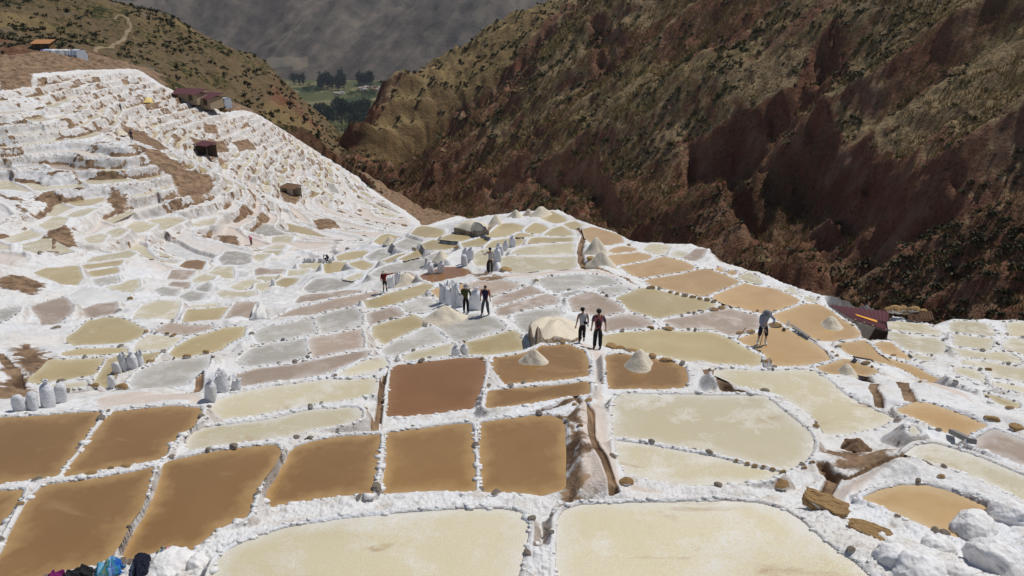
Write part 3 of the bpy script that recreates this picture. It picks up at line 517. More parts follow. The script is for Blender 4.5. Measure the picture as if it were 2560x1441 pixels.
def surf(x, y, full=False):
    x = np.asarray(x, float); y = np.asarray(y, float)
    zb = BASE(x, y); n = x.shape[0]; flo = np.full(n, 1e9); dam = np.full(n, -1e9); dm = np.full(n, 9.); im = np.full(n, -1); ins = np.zeros(n, bool); zi = np.zeros(n)
    for i, P in enumerate(ponds):
        m = 2.6; ix = np.nonzero((x > P.bb[0]-m) & (x < P.bb[2]+m) & (y > P.bb[1]-m) & (y < P.bb[3]+m))[0]
        if not len(ix): continue
        d, inn = pdist(x[ix], y[ix], P.xy)
        o = ix[inn]; di = d[inn]
        hi = (~ins[o]) | (P.L > zi[o]+.25*0)
        o2 = o[hi]; zi[o2] = P.L-.05-.22*ss(0, .35, di[hi]); ins[o2] = True; im[o2] = i; dm[o2] = -di[hi]
        q = ~inn; o = ix[q]; d = d[q]; b = .05+.0034*P.t
        flo[o] = np.minimum(flo[o], P.L+.42*np.maximum(0, d-.5)); dam[o] = np.maximum(dam[o], P.L-1.5*np.maximum(0, d-b)-.03*d)
        better = (d < dm[o]) & (~ins[o]); ob = o[better]; dm[ob] = d[better]; im[ob] = i
    dist = np.sqrt(x*x+y*y+zb*zb); z = np.maximum(np.minimum(zb+.05, flo), dam)
    rim = .04+.0002*np.minimum(dist, 150)
    ro = np.clip(dm, 0, None)
    out = rim*ss(-.02, .10, ro)*(1-.4*ss(.5, 1.6, ro))
    z = z+out
    # procedural terraces of the far slope
    pd, pin = pdist(x, y, PROC); pw = np.where(pin, ss(0, 3, pd), 0)*ss(.5, 1.5, ro)
    cid = np.full(n, -1, np.int64); cl = np.zeros(n); isw = np.zeros(n, bool)
    ix = np.nonzero(pw > .01)[0]
    dirt_shade = np.zeros(n); path = np.zeros(n)
    for P in DIRT:
        d, inn = pdist(x, y, P); s = np.where(inn, d, -d); dirt_shade = np.maximum(dirt_shade, ss(-1.2, 1.0, s))
    if len(ix):
        b, k, f, edge, off, fl = cells(x[ix], y[ix], zb[ix])
        L = (b+.1)*BH-60+off
        rise = np.clip((f-fl)/np.minimum(.30, .97-fl), 0, 1); lip = .16*ss(.10, .03, f)*1+.14*ss(.42, .18, edge)*(f < fl)
        flute = (fbm(x[ix]*.9, y[ix]*.9, 21, 3)-.5)*.6*rise*(1-rise)*4+(vn(x[ix]*2.6, y[ix]*2.6, 23)-.5)*.16*rise
        nx = L*(1-rise)+((b+1.1)*BH-60)*rise
        zp = nx+lip+flute+(fbm(x[ix]/6, y[ix]/6, 33)-.5)*.2*rise
        w = pw[ix]*(1-.85*dirt_shade[ix])
        z[ix] = z[ix]*(1-w)+zp*w
        flat = (f > .10) & (f < fl) & (edge > .25) & (w > .9) & (hsh(b, k, 9) > .06) & (dirt_shade[ix] < .3)
        cid[ix] = (b.astype(np.int64)*4096+k.astype(np.int64)+2048)
        cl[ix] = L; isw[ix] = flat
        z[ix] -= np.where(flat, .10*ss(0, .3, np.minimum(edge-.25, (fl-f)*4)), 0)
        nn = fbm(x[ix]/3.0, y[ix]/3.0, 41, 3); n2 = fbm(x[ix]/.9, y[ix]/.9, 43, 2)
        ln_ = ss(.10, .02, np.abs(f-fl))*ss(.42, .62, nn)*.75+ss(.5, .1, edge)*rise*ss(.5, .62, n2)*.8+ss(.70, .78, nn)*.9*rise  # brown streaks, plus dark shadow lines painted along the wall bases
        dirt_shade[ix] = np.maximum(dirt_shade[ix], w*np.clip(ln_*1.5+.17+.22*rise, 0, 1)); path[ix] = np.maximum(path[ix], w*(f < fl)*(f > .07)*(edge > .2)*(.35+.65*hsh(b, k, 12)))
    dirt_shade = np.maximum(dirt_shade, .16*ss(30, 60, dist)*ss(.1, .5, ro)*(~ins))
    # banks, channels, paths
    for P, h in BANK:
        d, inn = pdist(x, y, P); z = z+h*np.where(inn, ss(0, .35, d), 0)*(~ins)
    for ln, w, dep in CHAN:
        d = ldist(x, y, ln); a = ss(w*1.1, w*.45, d)*(~ins); z = z-dep*a; dirt_shade = np.maximum(dirt_shade, a*1.3)
    for P in PATH:
        d, inn = pdist(x, y, P); path = np.maximum(path, np.where(inn, ss(0, .25, d), 0))
    # crusty lumps
    near = ss(70, 12, dist); a = ss(.02, .2, ro)*(~ins)
    lump = (np.abs(2*vn(x*4.2, y*4.2, 51)-1)*.6+np.abs(2*vn(x*9.5, y*9.5, 52)-1)*.4)
    z = z+a*(.055*near*(.7-lump)+.05*ss(24, 9, dist)*(np.abs(2*vn(x*17, y*17, 53)-1)-.5)*(1-.8*path))*(1-.75*path)+a*(fbm(x*1.4, y*1.4, 55, 3)-.5)*(.05+.34*(1-near)*ss(.4,1.8,ro)*(1-.75*pw))*(1-.6*path)
    z = z+dirt_shade*a*(fbm(x*1.1, y*1.1, 61, 4)-.45)*.45*(dist > 25)
    # outside the works the ground breaks away
    rd, rin = pdist(x, y, REGION); od = np.where(rin, 0, rd)
    far = ss(80, 130, dist)
    fall = (1-far)*(.75*od)+far*(.16*np.minimum(od, 16)+.95*np.maximum(od-16, 0))
    z = z-fall+np.where(od > .3, (fbm(x/5, y/5, 71, 4)-.5)*np.minimum(od*.35, 2.5), 0)
    dirt_shade = np.where(od > 0, np.maximum(dirt_shade, ss(.1, 1.2, od)*1.4), dirt_shade)
    z = np.where(ins, zi, z)
    if full == 'water': return np.where(ins, np.maximum(z, np.array([P.L for P in ponds])[im]), z)
    if full: return z, dm, im, ins, dirt_shade, path, cid, cl, isw, od
    return z
# ------------------------------------------------------------------ mesh of the salt works, split pond by pond
def build_terraces():
    ys = [5.6]
    while ys[-1] < 46: ys.append(ys[-1]+max(.028, .00025*ys[-1]**2))
    while ys[-1] < 235: ys.append(ys[-1]+max(.30, .0032*ys[-1]))
    ys = np.array(ys); ks = np.linspace(-1.0, 1.0, 940)
    K, Yg = np.meshgrid(ks, ys); nr, nc = K.shape
    x = (K*Yg).ravel(); y = Yg.ravel()
    zb = BASE(x, y); px, py, d = proj(np.stack([x, y, zb], -1))
    rd, rin = pdist(x, y, REGION)
    use = (px > -330) & (px < 2890) & (py < 1640) & (rin | (rd < 14+.1*y))
    F = grid_faces(nr, nc); F = F[use[F].all(1)]
    u, inv = np.unique(F, return_inverse=True); F = inv.reshape(F.shape); x = x[u]; y = y[u]
    z, dm, im, ins, dirt_shade, path, cid, cl, isw, od = surf(x, y, True)
    V = np.stack([x, y, z], -1); N = vnormals(V, F)
    at = {'dirt_shade': dirt_shade, 'path': path}
    deep = (ins & (dm < -.5))[F].all(1); F = F[~deep]
    k = F[:, 0]
    fid = np.where((np.abs(dm[k]) < 1.3) & (od[k] <= 0) & (cid[k] < 0), im[k], -1)
    fc = np.where((od[k] <= 0), cid[k], -1)
    return V, N, F, at, fid, fc, cl, isw, cid
V, N, F, AT, FID, FC, CL, ISW, CID = build_terraces()
print('terrace verts', len(V), 'faces', len(F))
COLW = {'C': 'cream', 'Y': 'olive', 'G': 'grey', 'P': 'pinkish', 'W': 'white', 'T': 'orange', 'O': 'brown', 'R': 'reddish'}
def water_mesh(xy, L, c):
    n = len(xy); r = xy-c; ln = np.linalg.norm(r, axis=1, keepdims=True); V = []; sh = []
    for d, s in ((0, 1.), (.10, .8), (.3, .45), (.8, .12), (1.6, 0)):
        V.append(r*np.maximum(1-d/np.maximum(ln, .05), .02)); sh += [s]*n
    V = np.concatenate([np.concatenate(V), [[0, 0]]]); sh.append(0); V = np.concatenate([V, np.zeros((len(V), 1))], 1)
    a = .5*np.sum(r[:, 0]*np.roll(r[:, 1], -1)-np.roll(r[:, 0], -1)*r[:, 1]); F = []
    for k in range(5):
        for i in range(n):
            j = (i+1) % n; q = (k*n+i, k*n+j, (k+1)*n+j, (k+1)*n+i) if k < 4 else (4*n+i, 4*n+j, 5*n, 5*n)
            F.append(q if a > 0 else q[::-1])
    me = bpy.data.meshes.new('water'); me.from_pydata(V.tolist(), [], [tuple(dict.fromkeys(q)) for q in F])
    at = me.attributes.new('shore', 'FLOAT', 'POINT'); at.data.foreach_set('value', np.array(sh, np.float32)); return me
order = np.argsort(FID, kind='stable'); fs = FID[order]
def faces_of(i):
    a, b = np.searchsorted(fs, [i, i+1]); return F[order[a:b]]
USED = set()
def by_neighbour(P):
    c = P.px.mean(0); q = sorted((np.hypot(*(o.px.mean(0)-c)), k) for k, o in enumerate(ponds) if o.label and len(o.label.split()) <= 10)
    for d, k in q[:12]:
        v = ponds[k].px.mean(0)-c; w = ('right' if v[0] < 0 else 'left')+' of' if abs(v[0]) > 2*abs(v[1]) else ('just below' if v[1] < 0 else 'just above')
        t = 'small %s pond %s the %s' % (COLW[P.code], w, ponds[k].label)
        if t not in USED: USED.add(t); return t
for i, P in enumerate(ponds):
    c = P.c; root = empty('salt_pond', (c[0], c[1], P.L))
    lab = P.label or by_neighbour(P)
    tag(root, lab, 'pond', 'salt ponds of the near terraces' if P.label else 'small ponds of the left hollow')
    w = water_mesh(P.c+(P.xy-P.c)*1.012, P.L, c); link('water', w, root, MW[P.code])
    f = faces_of(i)
    if len(f):
        me = sub_mesh('salt_rim', V-np.array([c[0], c[1], P.L]), f, N, AT); link('salt_rim', me, root, M_SALT)
fg = F[(FID < 0) & (FC < 0)]
tag(link('salt_ground', sub_mesh('salt_ground', V, fg, N, AT), None, M_SALT), kind='structure')
# far slope: every plot of the terrace pattern is a pond with its own wall
sel = (FID < 0) & (FC >= 0); Ff = F[sel]; cf = FC[sel]; o = np.argsort(cf, kind='stable'); Ff = Ff[o]; cf = cf[o]
ids, st = np.unique(cf, return_index=True); en = np.append(st[1:], len(cf)); rest = []; nfar = 0
def hull(p):
    p = p[np.lexsort((p[:, 1], p[:, 0]))]
    def half(q):
        h = []
        for v in q:
            while len(h) > 1 and (h[-1][0]-h[-2][0])*(v[1]-h[-2][1])-(h[-1][1]-h[-2][1])*(v[0]-h[-2][0]) <= 0: h.pop()
            h.append(v)
        return h[:-1]
    return np.array(half(p)+half(p[::-1]))
for q, a, b in zip(ids, st, en):
    f = Ff[a:b]; vv = np.unique(f); wv = vv[ISW[vv] & (CID[vv] == q)]
    if len(f) < 16 or len(wv) < 5 or nfar >= 300: rest.append(f); continue
    lab = {int(v): n for n, v in enumerate(vv)}; par = np.arange(len(vv)); fi = np.searchsorted(vv, f)
    for _ in range(60):
        mn = par[fi].min(1); new = par.copy(); np.minimum.at(new, fi.ravel(), np.repeat(mn, 4)); new = new[new]
        if (new == par).all(): break
        par = new
    cl_ = par[fi[:, 0]]; big = np.bincount(cl_).argmax(); rest.append(f[cl_ != big]) if (cl_ != big).any() else None; f = f[cl_ == big]
    h = hull(V[wv, :2]); L = float(CL[wv].mean())
    if len(h) < 3 or np.ptp(h[:, 0]) > 15 or np.ptp(h[:, 1]) > 15: rest.append(f); continue
    c = h.mean(0); nfar += 1; root = empty('terrace_pond', (c[0], c[1], L))
    code = 'CCYGWCPGCY'[int(hsh(int(q), 5, 77)*9.99)]
    ppx, ppy, _ = proj(np.array([c[0], c[1], L]))
    zone = 'upper white hillside' if ppy < 330 else ('middle of the white hillside' if ppy < 430 else 'foot of the white hillside')
    side = 'left' if ppx < 260 else ('central' if ppx < 620 else 'right hand')
    tag(root, 'small %s salt terrace pond on the %s %s' % (COLW[code], side, zone), 'pond', '%s ponds, %s %s' % (COLW[code], side, zone))
    link('water', water_mesh(c+(h-c)*1.06, L, c), root, MW[code])
    link('salt_wall', sub_mesh('salt_wall', V-np.array([c[0], c[1], L]), f, N, AT), root, M_SALT)
if rest: tag(link('terrace_bank', sub_mesh('terrace_bank', V, np.concatenate(rest), N, AT), None, M_SALT), kind='structure')
print('far ponds', nfar)
# ------------------------------------------------------------------ canyon wall on the right, brown slope on the left
def plane_t(px, py):
    d = rays(px, py); t = -81.3/(d[..., 2]-.757*d[..., 0]-.1515*d[..., 1]); t = np.where(t < 0, 2000, t)
    return np.where(t > 200, 200+(np.minimum(t, 900)-200)*.5, t)
_q = PX("2860,820 2560,800 2200,780 1900,690 1600,610 1350,515 1070,545 960,480 900,430 2860,500 2560,500 2200,500 1900,450 1600,400 1350,350 1150,400 1000,400 2860,200 2560,250 2200,250 1900,200 1600,150 1450,100 1300,200 1200,260 2860,-100 2560,-100 2200,-100 1900,-100 1650,-100 2860,-350 2300,-350")
_a = pt(_q[:, 0], _q[:, 1], plane_t(_q[:, 0], _q[:, 1]))
_s = np.array([[872, 385, 330], [905, 330, 338], [930, 272, 348], [965, 216, 358], [1010, 183, 362], [1060, 150, 370], [1110, 105, 378], [1180, 60, 385], [1270, 10, 395], [1400, -60, 380]], float)
_b = pt(_s[:, 0], _s[:, 1], _s[:, 2]); _b[:, 2] -= np.array([-3, -3, -2, 0, 3, 8, 13, 16, 20, 22]); _bb = _b*1.0; _bb[:, 1] += 45; _bb[:, 0] -= 8; _bb[:, 2] -= 52
_near = np.array([[70, 30, -30], [95, 10, -25], [40, 55, -42], [-40, 330, -84], [-90, 420, -110]], float)
RH = TPS(np.vstack([_a, _b, _bb, _near]), 1e-3)
def hill_poly(f, s, t1=900):
    q = PX(s); t = march(q[:, 0], q[:, 1], f, 40, t1, 700); return pt(q[:, 0], q[:, 1], t)[:, :2]
CLIFFS = [(hill_poly(RH, s), dep) for s, dep in [
 ("1700,345 1770,330 1900,255 1990,190 2090,70 2125,75 2090,160 2010,260 1960,330 2050,330 2180,350 2330,470 2390,540 2260,620 2150,700 2060,735 1950,680 1880,600 1800,560 1795,470 1700,470", 9),
 ("1060,548 1075,520 1180,500 1330,470 1480,440 1600,480 1700,560 1700,625 1600,590 1480,556 1340,515 1200,535", 4),
 ("1215,205 1300,130 1370,60 1420,65 1330,190 1260,260 1180,300 1080,370 1000,410 960,440 975,405 1060,330 1150,270", 5),
 ("1470,75 1530,60 1600,95 1590,140 1530,165 1485,140", 4), ("2230,760 2300,700 2420,640 2560,560 2560,690 2400,740 2300,790", -3),
 ("1330,360 1420,330 1380,390 1320,420 1230,480 1215,450", 3), ("1080,240 1120,225 1125,262 1060,290 1040,280", 3)]]
DRY = hill_poly(RH, "1400,25 1240,190 1130,285 960,410 900,420 880,390 940,330 1000,215 1060,165 1180,75 1300,15")
def hill_grid(name, f, mat, k0, k1, nk, y0, y1, dk, extra, keep):
    ys = [y0]
    while ys[-1] < y1: ys.append(ys[-1]+max(.22, dk*ys[-1]))
    K, Yg = np.meshgrid(np.linspace(k0, k1, nk), np.array(ys)); x = (K*Yg).ravel(); y = Yg.ravel()
    z = f(x, y); px, py, d = proj(np.stack([x, y, z], -1)); use = keep(px, py, x, y)
    F = grid_faces(*K.shape); F = F[use[F].all(1)]; u, inv = np.unique(F, return_inverse=True); F = inv.reshape(F.shape); x, y, z = x[u], y[u], z[u]
    z, at = extra(x, y, z); V = np.stack([x, y, z], -1); N = vnormals(V, F)
    return tag(link(name, np_mesh(name, V, F, True, N, at), None, mat), kind='structure'), V, N, F
def right_extra(x, y, z):
    s = .9*(x-54)+.43*(y-69); L = -.43*(x-54)+.9*(y-69)
    wp = (fbm(x/40, y/40, 101, 2)-.5)*30; ds = np.sqrt(x*x+y*y); sc = np.clip(ds/140, .6, 2.2)
    g = ridged((L+wp+.35*s)/46, s/190, 103); g2 = ridged((L+wp*.6+.35*s)/15, s/70, 104)
    z = z+(g**1.5-.4)*8.0*np.minimum(sc, 1.4)+(g2**1.4-.45)*4.6*sc**.5+(ridged((L+wp*.3)/6.5, s/40, 119)**1.5-.4)*2.4*ss(50, 6, s)
    z = z+(fbm(x/7, y/7, 105, 3)-.5)*3.4*sc**.5+(fbm(x/2.2, y/2.2, 107, 3)-.5)*1.5*sc**.4+(ridged(x/1.3, y/1.3, 109)-.5)*.35
    red = np.zeros(len(x))
    for P, dep in CLIFFS:
        d, inn = pdist(x, y, P); sd = np.where(inn, d, -d)+(fbm(x/5, y/5, 111, 3)-.5)*5
        z = z-dep*ss(-.5, 4.5, sd); red = np.maximum(red, ss(-2, 1.0, sd)*(1 if dep > 0 else .1))
        if dep > 0:
            z = z+ss(0, 3, sd)*((ridged(x/3.4+y/11, y/8, 113)-.5)*2.6+(ridged(x/8-y/19, y/15, 114)-.5)*4.5)
    red = np.maximum(red, ss(34, 6, s)*.62)
    red = np.maximum(red, ss(.60, .70, fbm((L+.35*s)/22, s/60, 115, 3))*.9)
    px, py, _ = proj(np.stack([x, y, z], -1))
    rock = ss(.62, .70, fbm(x/12, y/12, 117, 3))*.35+ss(60, 0, np.hypot(px-1190, (py-40)*2.0))*1.0
    return z, {'red': red, 'rock': rock, 'trail': np.zeros(len(x)), 'dry': ss(-8, 6, (lambda q: np.where(q[1], q[0], -q[0]))(pdist(x, y, DRY)))}
hill_r, RV, RN, RF = hill_grid('canyon_hillside', RH, M_RIGHT, -.30, 1.05, 640, 52, 520, .0048, right_extra,
    lambda px, py, x, y: (px < 2950) & (py > -420) & (px > 780) & (y > 40) & (py < 1100))
_q = np.array([[float(v) for v in q.split(',')] for q in """-300,160,170 0,190,165 100,150,185 200,150,195 345,180,205 420,235,212 500,262,216 560,290,219 650,302,224 760,395,236 860,465,243 940,530,240 1010,590,232
-300,-60,260 0,0,275 100,60,250 250,18,330 330,45,335 480,108,345 640,168,356 720,212,366 752,258,370 800,308,374 860,372,378 600,240,285 450,160,275 300,110,260 150,90,235 740,330,290 860,420,300 -300,60,200 0,100,205""".split()])
_a = pt(_q[:, 0], _q[:, 1], _q[:, 2])
_s = _q[(_q[:, 2] > 320) & (_q[:, 2] < 400)]; _b = pt(_s[:, 0], _s[:, 1], _s[:, 2]); _b[:, 1] += 45; _b[:, 0] += 6; _b[:, 2] -= 50
LH = TPS(np.vstack([_a, _b, [[-15, 205, -80], [-12, 170, -74], [8, 150, -70], [-40, 235, -88], [-30, 290, -100], [-60, 400, -115], [-120, 130, -9], [-150, 90, 0]]]), 1e-3)
TRAIL = hill_poly(LH, "195,125 225,120 245,108 290,95 328,66 318,48 300,38 280,42")
LCL = [hill_poly(LH, s) for s in ("690,230 740,262 790,310 770,330 720,290 680,262", "-200,150 0,85 60,130 150,150 260,160 330,172 0,180 -200,190", "780,380 830,380 860,430 930,480 1000,530 1040,560 960,520 860,450 780,410")]
def left_extra(x, y, z):
    ds = np.sqrt(x*x+y*y)
    g = ridged((x*.8+y*.6+(fbm(x/40, y/40, 201, 2)-.5)*30)/34, (y-x)/140, 203)
    z = z+(g-.55)*5.0+(fbm(x/9, y/9, 205, 3)-.5)*3.6+(fbm(x/2.4, y/2.4, 207, 3)-.5)*1.2
    red = np.zeros(len(x))
    for P in LCL:
        d, inn = pdist(x, y, P); red = np.maximum(red, ss(-4, 2, np.where(inn, d, -d)))
    rd, rin = pdist(x, y, REGION); z = np.where(rin, np.minimum(z, BASE(x, y)-.6-.45*rd), z)
    d, inn = pdist(x, y, LCL[0]); z = z+np.where(inn, ss(0, 6, d)*(fbm(x/3, y/3, 209, 3)-.5)*6, 0)
    tr = ss(.85, .45, ldist(x, y, TRAIL))
    rock = ss(.64, .74, fbm(x/12, y/12, 217, 3))*.7
    return z, {'red': red*.9, 'rock': rock, 'trail': tr, 'dry': ss(.45, .7, fbm(x/30, y/30, 219, 3))*.6}
hill_l, LV, LN, LF = hill_grid('left_hillside', LH, M_LEFT, -1.0, -.08, 460, 105, 520, .0045, left_extra,
    lambda px, py, x, y: (px > -350) & (py > -400) & (px < 1100))
# ------------------------------------------------------------------ valley floor and the mountain beyond
ZV = -262.0
def mat_valley():
    m = NB('valley_fields', .95, .1); p = m.pos()
    q = m.n('TexVoronoi', feature='F1', distance='MANHATTAN'); m.put(m.pos((1, .55, 1)), q.inputs['Vector']); q.inputs['Scale'].default_value = .009; q.inputs['Randomness'].default_value = .8
    sx = m.n('SeparateXYZ'); m.put(q.outputs['Color'], sx.inputs[0])
    c = m.mix(m.rmp(sx.outputs[0], .35, .75), (.085, .09, .034), (.19, .165, .08))
    c = m.mix(m.rmp(sx.outputs[1], .74, .78), c, (.04, .055, .024))
    c = m.mix(m.rmp(m.noise(p, .02, 5, .7), .5, .68), c, (.05, .06, .022))
    m.col(c); return m.m
ys = np.linspace(560, 3900, 60); xs = np.linspace(-1700, 900, 60); X, Yv = np.meshgrid(xs, ys)
tag(link('valley_floor', np_mesh('valley_floor', np.stack([X.ravel(), Yv.ravel(), np.full(X.size, ZV)+(fbm(X.ravel()/200, Yv.ravel()/200, 301)-.5)*6], -1), grid_faces(60, 60)), None, mat_valley()), kind='structure')
def mat_mountain():
    m = NB('mountain_slope', 1, .05); p = m.pos()
    n1 = m.noise(p, .0022, 5, .6); n2 = m.noise(p, .015, 6, .7); n3 = m.noise(p, .07, 4, .75)
    c = m.mix(m.rmp(n2, .35, .65), (.058, .046, .040), (.10, .082, .068))  # cloud shade over the mountain is put into these dark base colours
    c = m.mix(m.rmp(n1, .5, .65), c, (.055, .055, .05))
    c = m.mix(m.ma('MULTIPLY', m.rmp(n3, .55, .72), .5), c, (.04, .042, .036))
    c = m.mix(m.ma('MULTIPLY', m.at('crest'), m.rmp(n2, .25, .6)), c, (.19, .155, .12))
    c = m.mix(m.rmp(m.at('field'), .4, .6), c, m.mix(m.rmp(n2, .4, .6), (.17, .15, .12), (.24, .19, .13)))
    m.col(c); b = m.bump(n2, .45, 10); m.bump(n3, .6, 4, b); return m.m
def mountain():
    ys = np.linspace(2700, 6200, 190); ks = np.linspace(-.75, .55, 300); K, Yg = np.meshgrid(ks, ys); x = (K*Yg).ravel(); y = Yg.ravel()
    foot = 3230+(fbm(x/900, y/900, 311, 2)-.5)*260-(x+900)*.05
    s = y-foot; z = ZV-6+np.maximum(s, -60)*.62
    g = ridged((x-.55*s+(fbm(x/500, y/500, 313, 2)-.5)*300)/430, s/2600, 315); g2 = ridged((x-.55*s)/120, s/800, 317)
    z = z+ss(0, 500, s)*((g-.5)*230+(g2-.5)*75)+ss(-20, 200, s)*((fbm(x/60, y/60, 319, 4)-.5)*30)
    px, py, _ = proj(np.stack([x, y, z], -1))
    fld = ((px > 650) & (px < 770) & (py > 142) & (py < 172) & (px-650 > (172-py)*.8)).astype(float)*.9
    fld = np.maximum(fld, ((px > 230) & (px < 420) & (py < 18) & (py > 2))*.55)
    Vm = np.stack([x, y, z], -1); Fm = grid_faces(*K.shape)
    tag(link('far_mountain', np_mesh('far_mountain', Vm, Fm, True, None, {'field': fld, 'crest': ss(.45, .95, g)*.5+ss(.5, .95, g2)*.5+ss(.55, .95, ridged((x-.55*s+(fbm(x/150, y/150, 321, 2)-.5)*60)/42, s/900, 323))*.5}), None, mat_mountain()), kind='structure')
mountain()
# canyon floor far below the works and the ground under everything
def floor_patch():
    m = plain('canyon_bed', (.12, .085, .06), 1, .3, .3, 0, obj=False)
    ys = np.linspace(30, 700, 40); xs = np.linspace(-1, 1, 20); Y2, A = np.meshgrid(ys, xs, indexing='ij'); L = (Y2-69)/.9; cx = 54-.43*L
    X2 = cx+A*60; z = -36-.19*np.maximum(L, -20)-6+np.abs(A)*3
    z = np.maximum(z, ZV+2)
    tag(link('canyon_floor', np_mesh('canyon_floor', np.stack([X2.ravel(), Y2.ravel(), z.ravel()], -1), grid_faces(40, 20)), None, m), kind='structure')
floor_patch()
# ------------------------------------------------------------------ shrubs, grass and loose stones on the slopes
def leaf_mat(name, c1, c2):
    m = NB(name, .8, .15); r = m.rnd(); n = m.noise(m.pos(), 1.3, 2)
    m.col(m.mix(m.ma('ADD', m.ma('MULTIPLY', r, .5), m.ma('MULTIPLY', n, .5)), c1, c2)); return m.m
M_SHRUB = leaf_mat('shrub_leaves', (.045, .046, .022), (.12, .11, .065)); M_GRASS = leaf_mat('dry_grass_blades', (.22, .165, .07), (.34, .26, .115))
M_TWIG = plain('grey_twigs', (.17, .145, .11), .9, .3, 3, 0)
def leaf_cloud(n, rx, rz, leaf, rng, up=.2):
    """n small leaf quads through a lumpy low dome"""
    lobes = rng.normal(0, .45, (5, 3)); lobes[:, 2] = np.abs(lobes[:, 2])*.5
    c = lobes[rng.integers(0, 5, n)]+rng.normal(0, .27, (n, 3)); c *= (rx, rx, rz); c[:, 2] = np.abs(c[:, 2])+.04*rz
    a = rng.normal(0, 1, (n, 3)); a /= np.linalg.norm(a, axis=1, keepdims=True); b = np.cross(a, rng.normal(0, 1, (n, 3))); b /= np.linalg.norm(b, axis=1, keepdims=True)
    s = leaf*rng.uniform(.6, 1.4, (n, 1))
    V = np.stack([c-a*s, c-b*s*.6, c+a*s, c+b*s*.6], 1).reshape(-1, 3); return V, np.arange(4*n).reshape(n, 4)
SH = [leaf_cloud(70, .55, .55, .17, RNG) for _ in range(5)]
SHL = [leaf_cloud(18, .55, .5, .27, RNG) for _ in range(5)]
def tuft(rng):
    n = 6; c = rng.normal(0, .10, (n, 2)); th = rng.uniform(0, 6.28, n); h = rng.uniform(.35, .75, n); w = .05
    V = np.zeros((n, 4, 3)); V[:, 0, :2] = c+np.stack([np.cos(th), np.sin(th)], 1)*w; V[:, 1, :2] = c-np.stack([np.cos(th), np.sin(th)], 1)*w
    tip = c*2.6; V[:, 2, :2] = tip; V[:, 2, 2] = h; V[:, 3, :2] = tip-.02; V[:, 3, 2] = h*.96; return V.reshape(-1, 3), np.arange(4*n).reshape(n, 4)
TU = [tuft(RNG) for _ in range(4)]
def joined(name, spots, protos, mat, parent=None):
    Vs, Fs, o = [], [], 0
    for i, (p, s) in enumerate(spots):
        v, f = protos[i % len(protos)]; a = RNG.uniform(0, 6.28); ca, sa = math.cos(a), math.sin(a)
        w = np.stack([v[:, 0]*ca-v[:, 1]*sa, v[:, 0]*sa+v[:, 1]*ca, v[:, 2]], -1)*s+p; Vs.append(w); Fs.append(f+o); o += len(w)
    return link(name, np_mesh(name, np.concatenate(Vs), np.concatenate(Fs), False), parent, mat)
def scatter_on(V, N, n, dens, x0=-60, x1=2620, y0=-60, y1=1000):
    px, py, d = proj(V); ok = (px > x0) & (px < x1) & (py > y0) & (py < y1)
    w = np.where(ok, dens(V, N, px, py, d), 0); w = np.clip(w, 0, None)
    # area weighting: the grid is finer nearby, weight by squared distance for an even cover, softened
    w = w*np.minimum(d, 260)**1.2; w /= w.sum(); return RNG.choice(len(V), n, replace=False, p=w)
def dens_r(V, N, px, py, d):
    x, y = V[:, 0], V[:, 1]; s = .9*(x-54)+.43*(y-69); L = -.43*(x-54)+.9*(y-69)
    return (.05+ss(.47, .62, fbm((L+.35*s)/9, s/30, 401, 3))+.6*ss(.5, .6, fbm(x/6, y/6, 402, 2)))*ss(.45, .68, N[:, 2])*(1+1.2*((px > 2100) & (py > 560)))
def dens_l(V, N, px, py, d):
    x, y = V[:, 0], V[:, 1]; rd, rin = pdist(x, y, REGION)
    return (.15+ss(.45, .6, fbm(x/14, y/14, 403, 3)))*ss(.45, .65, N[:, 2])*(~rin)*(ldist(x, y, TRAIL) > 2)*(1-.9*((px < 260) & (py > 128)))
shrub_me = [np_mesh('shrub', v, f, False) for v, f in SH]
for me in shrub_me: me.materials.append(M_SHRUB)
def shrubs(V, N, n_big, n_all, dens, where, group, smin, smax):
    ix = scatter_on(V, N, n_all, dens); _, _, d = proj(V[ix]); size = RNG.uniform(smin, smax, n_all)*RNG.uniform(.6, 1.25, n_all)*np.clip(d/150, .75, 1.6)
    o = np.argsort(-size/d)
    for k, j in enumerate(ix[o[:n_big]]):
        ob = bpy.data.objects.new('shrub', shrub_me[k % 5]); COL.objects.link(ob); s = size[o[k]]
        ob.location = V[j]-np.array([0, 0, .05]); ob.scale = (s, s, s*RNG.uniform(.7, 1.1)); ob.rotation_euler = (0, 0, RNG.uniform(0, 6.28))
        tag(ob, '%s %s shrub on the %s' % (('small', 'broad')[size[o[k]] > 1.1], ('rounded', 'spreading', 'sparse', 'dense', 'lopsided')[k % 5], where), 'shrub', group)
    joined('scrub', [(V[j]-np.array([0, 0, .05]), size[o[k+n_big]]) for k, j in enumerate(ix[o[n_big:]])], SHL, M_SHRUB).update_tag()
    sc = [x for x in COL.objects if x.name.startswith('scrub')][-1]; tag(sc, 'low scrub scattered over the %s' % where, 'scrub', kind='stuff')
shrubs(RV, RN, 190, 8500, dens_r, 'steep red canyon hillside', 'shrubs on the canyon hillside', .55, 1.5)
shrubs(LV, LN, 100, 2600, dens_l, 'brown slope above the white terraces', 'shrubs on the left slope', .7, 1.5)
ix = scatter_on(RV, RN, 20000, lambda V, N, px, py, d: ss(.4, .66, N[:, 2])*(.2+ss(.4, .6, fbm(V[:, 0]/12, V[:, 1]/5, 405, 2)))*(d < 330))
_, _, _d = proj(RV[ix]); print('tris', len(RF)*2, len(LF)*2, len(F)*2)
tag(joined('dry_grass', [(RV[j], RNG.uniform(.8, 1.6)*np.clip(q/120, .8, 1.8)) for j, q in zip(ix, _d)], TU, M_GRASS), 'dry straw coloured grass tufts on the canyon hillside', 'grass', kind='stuff')
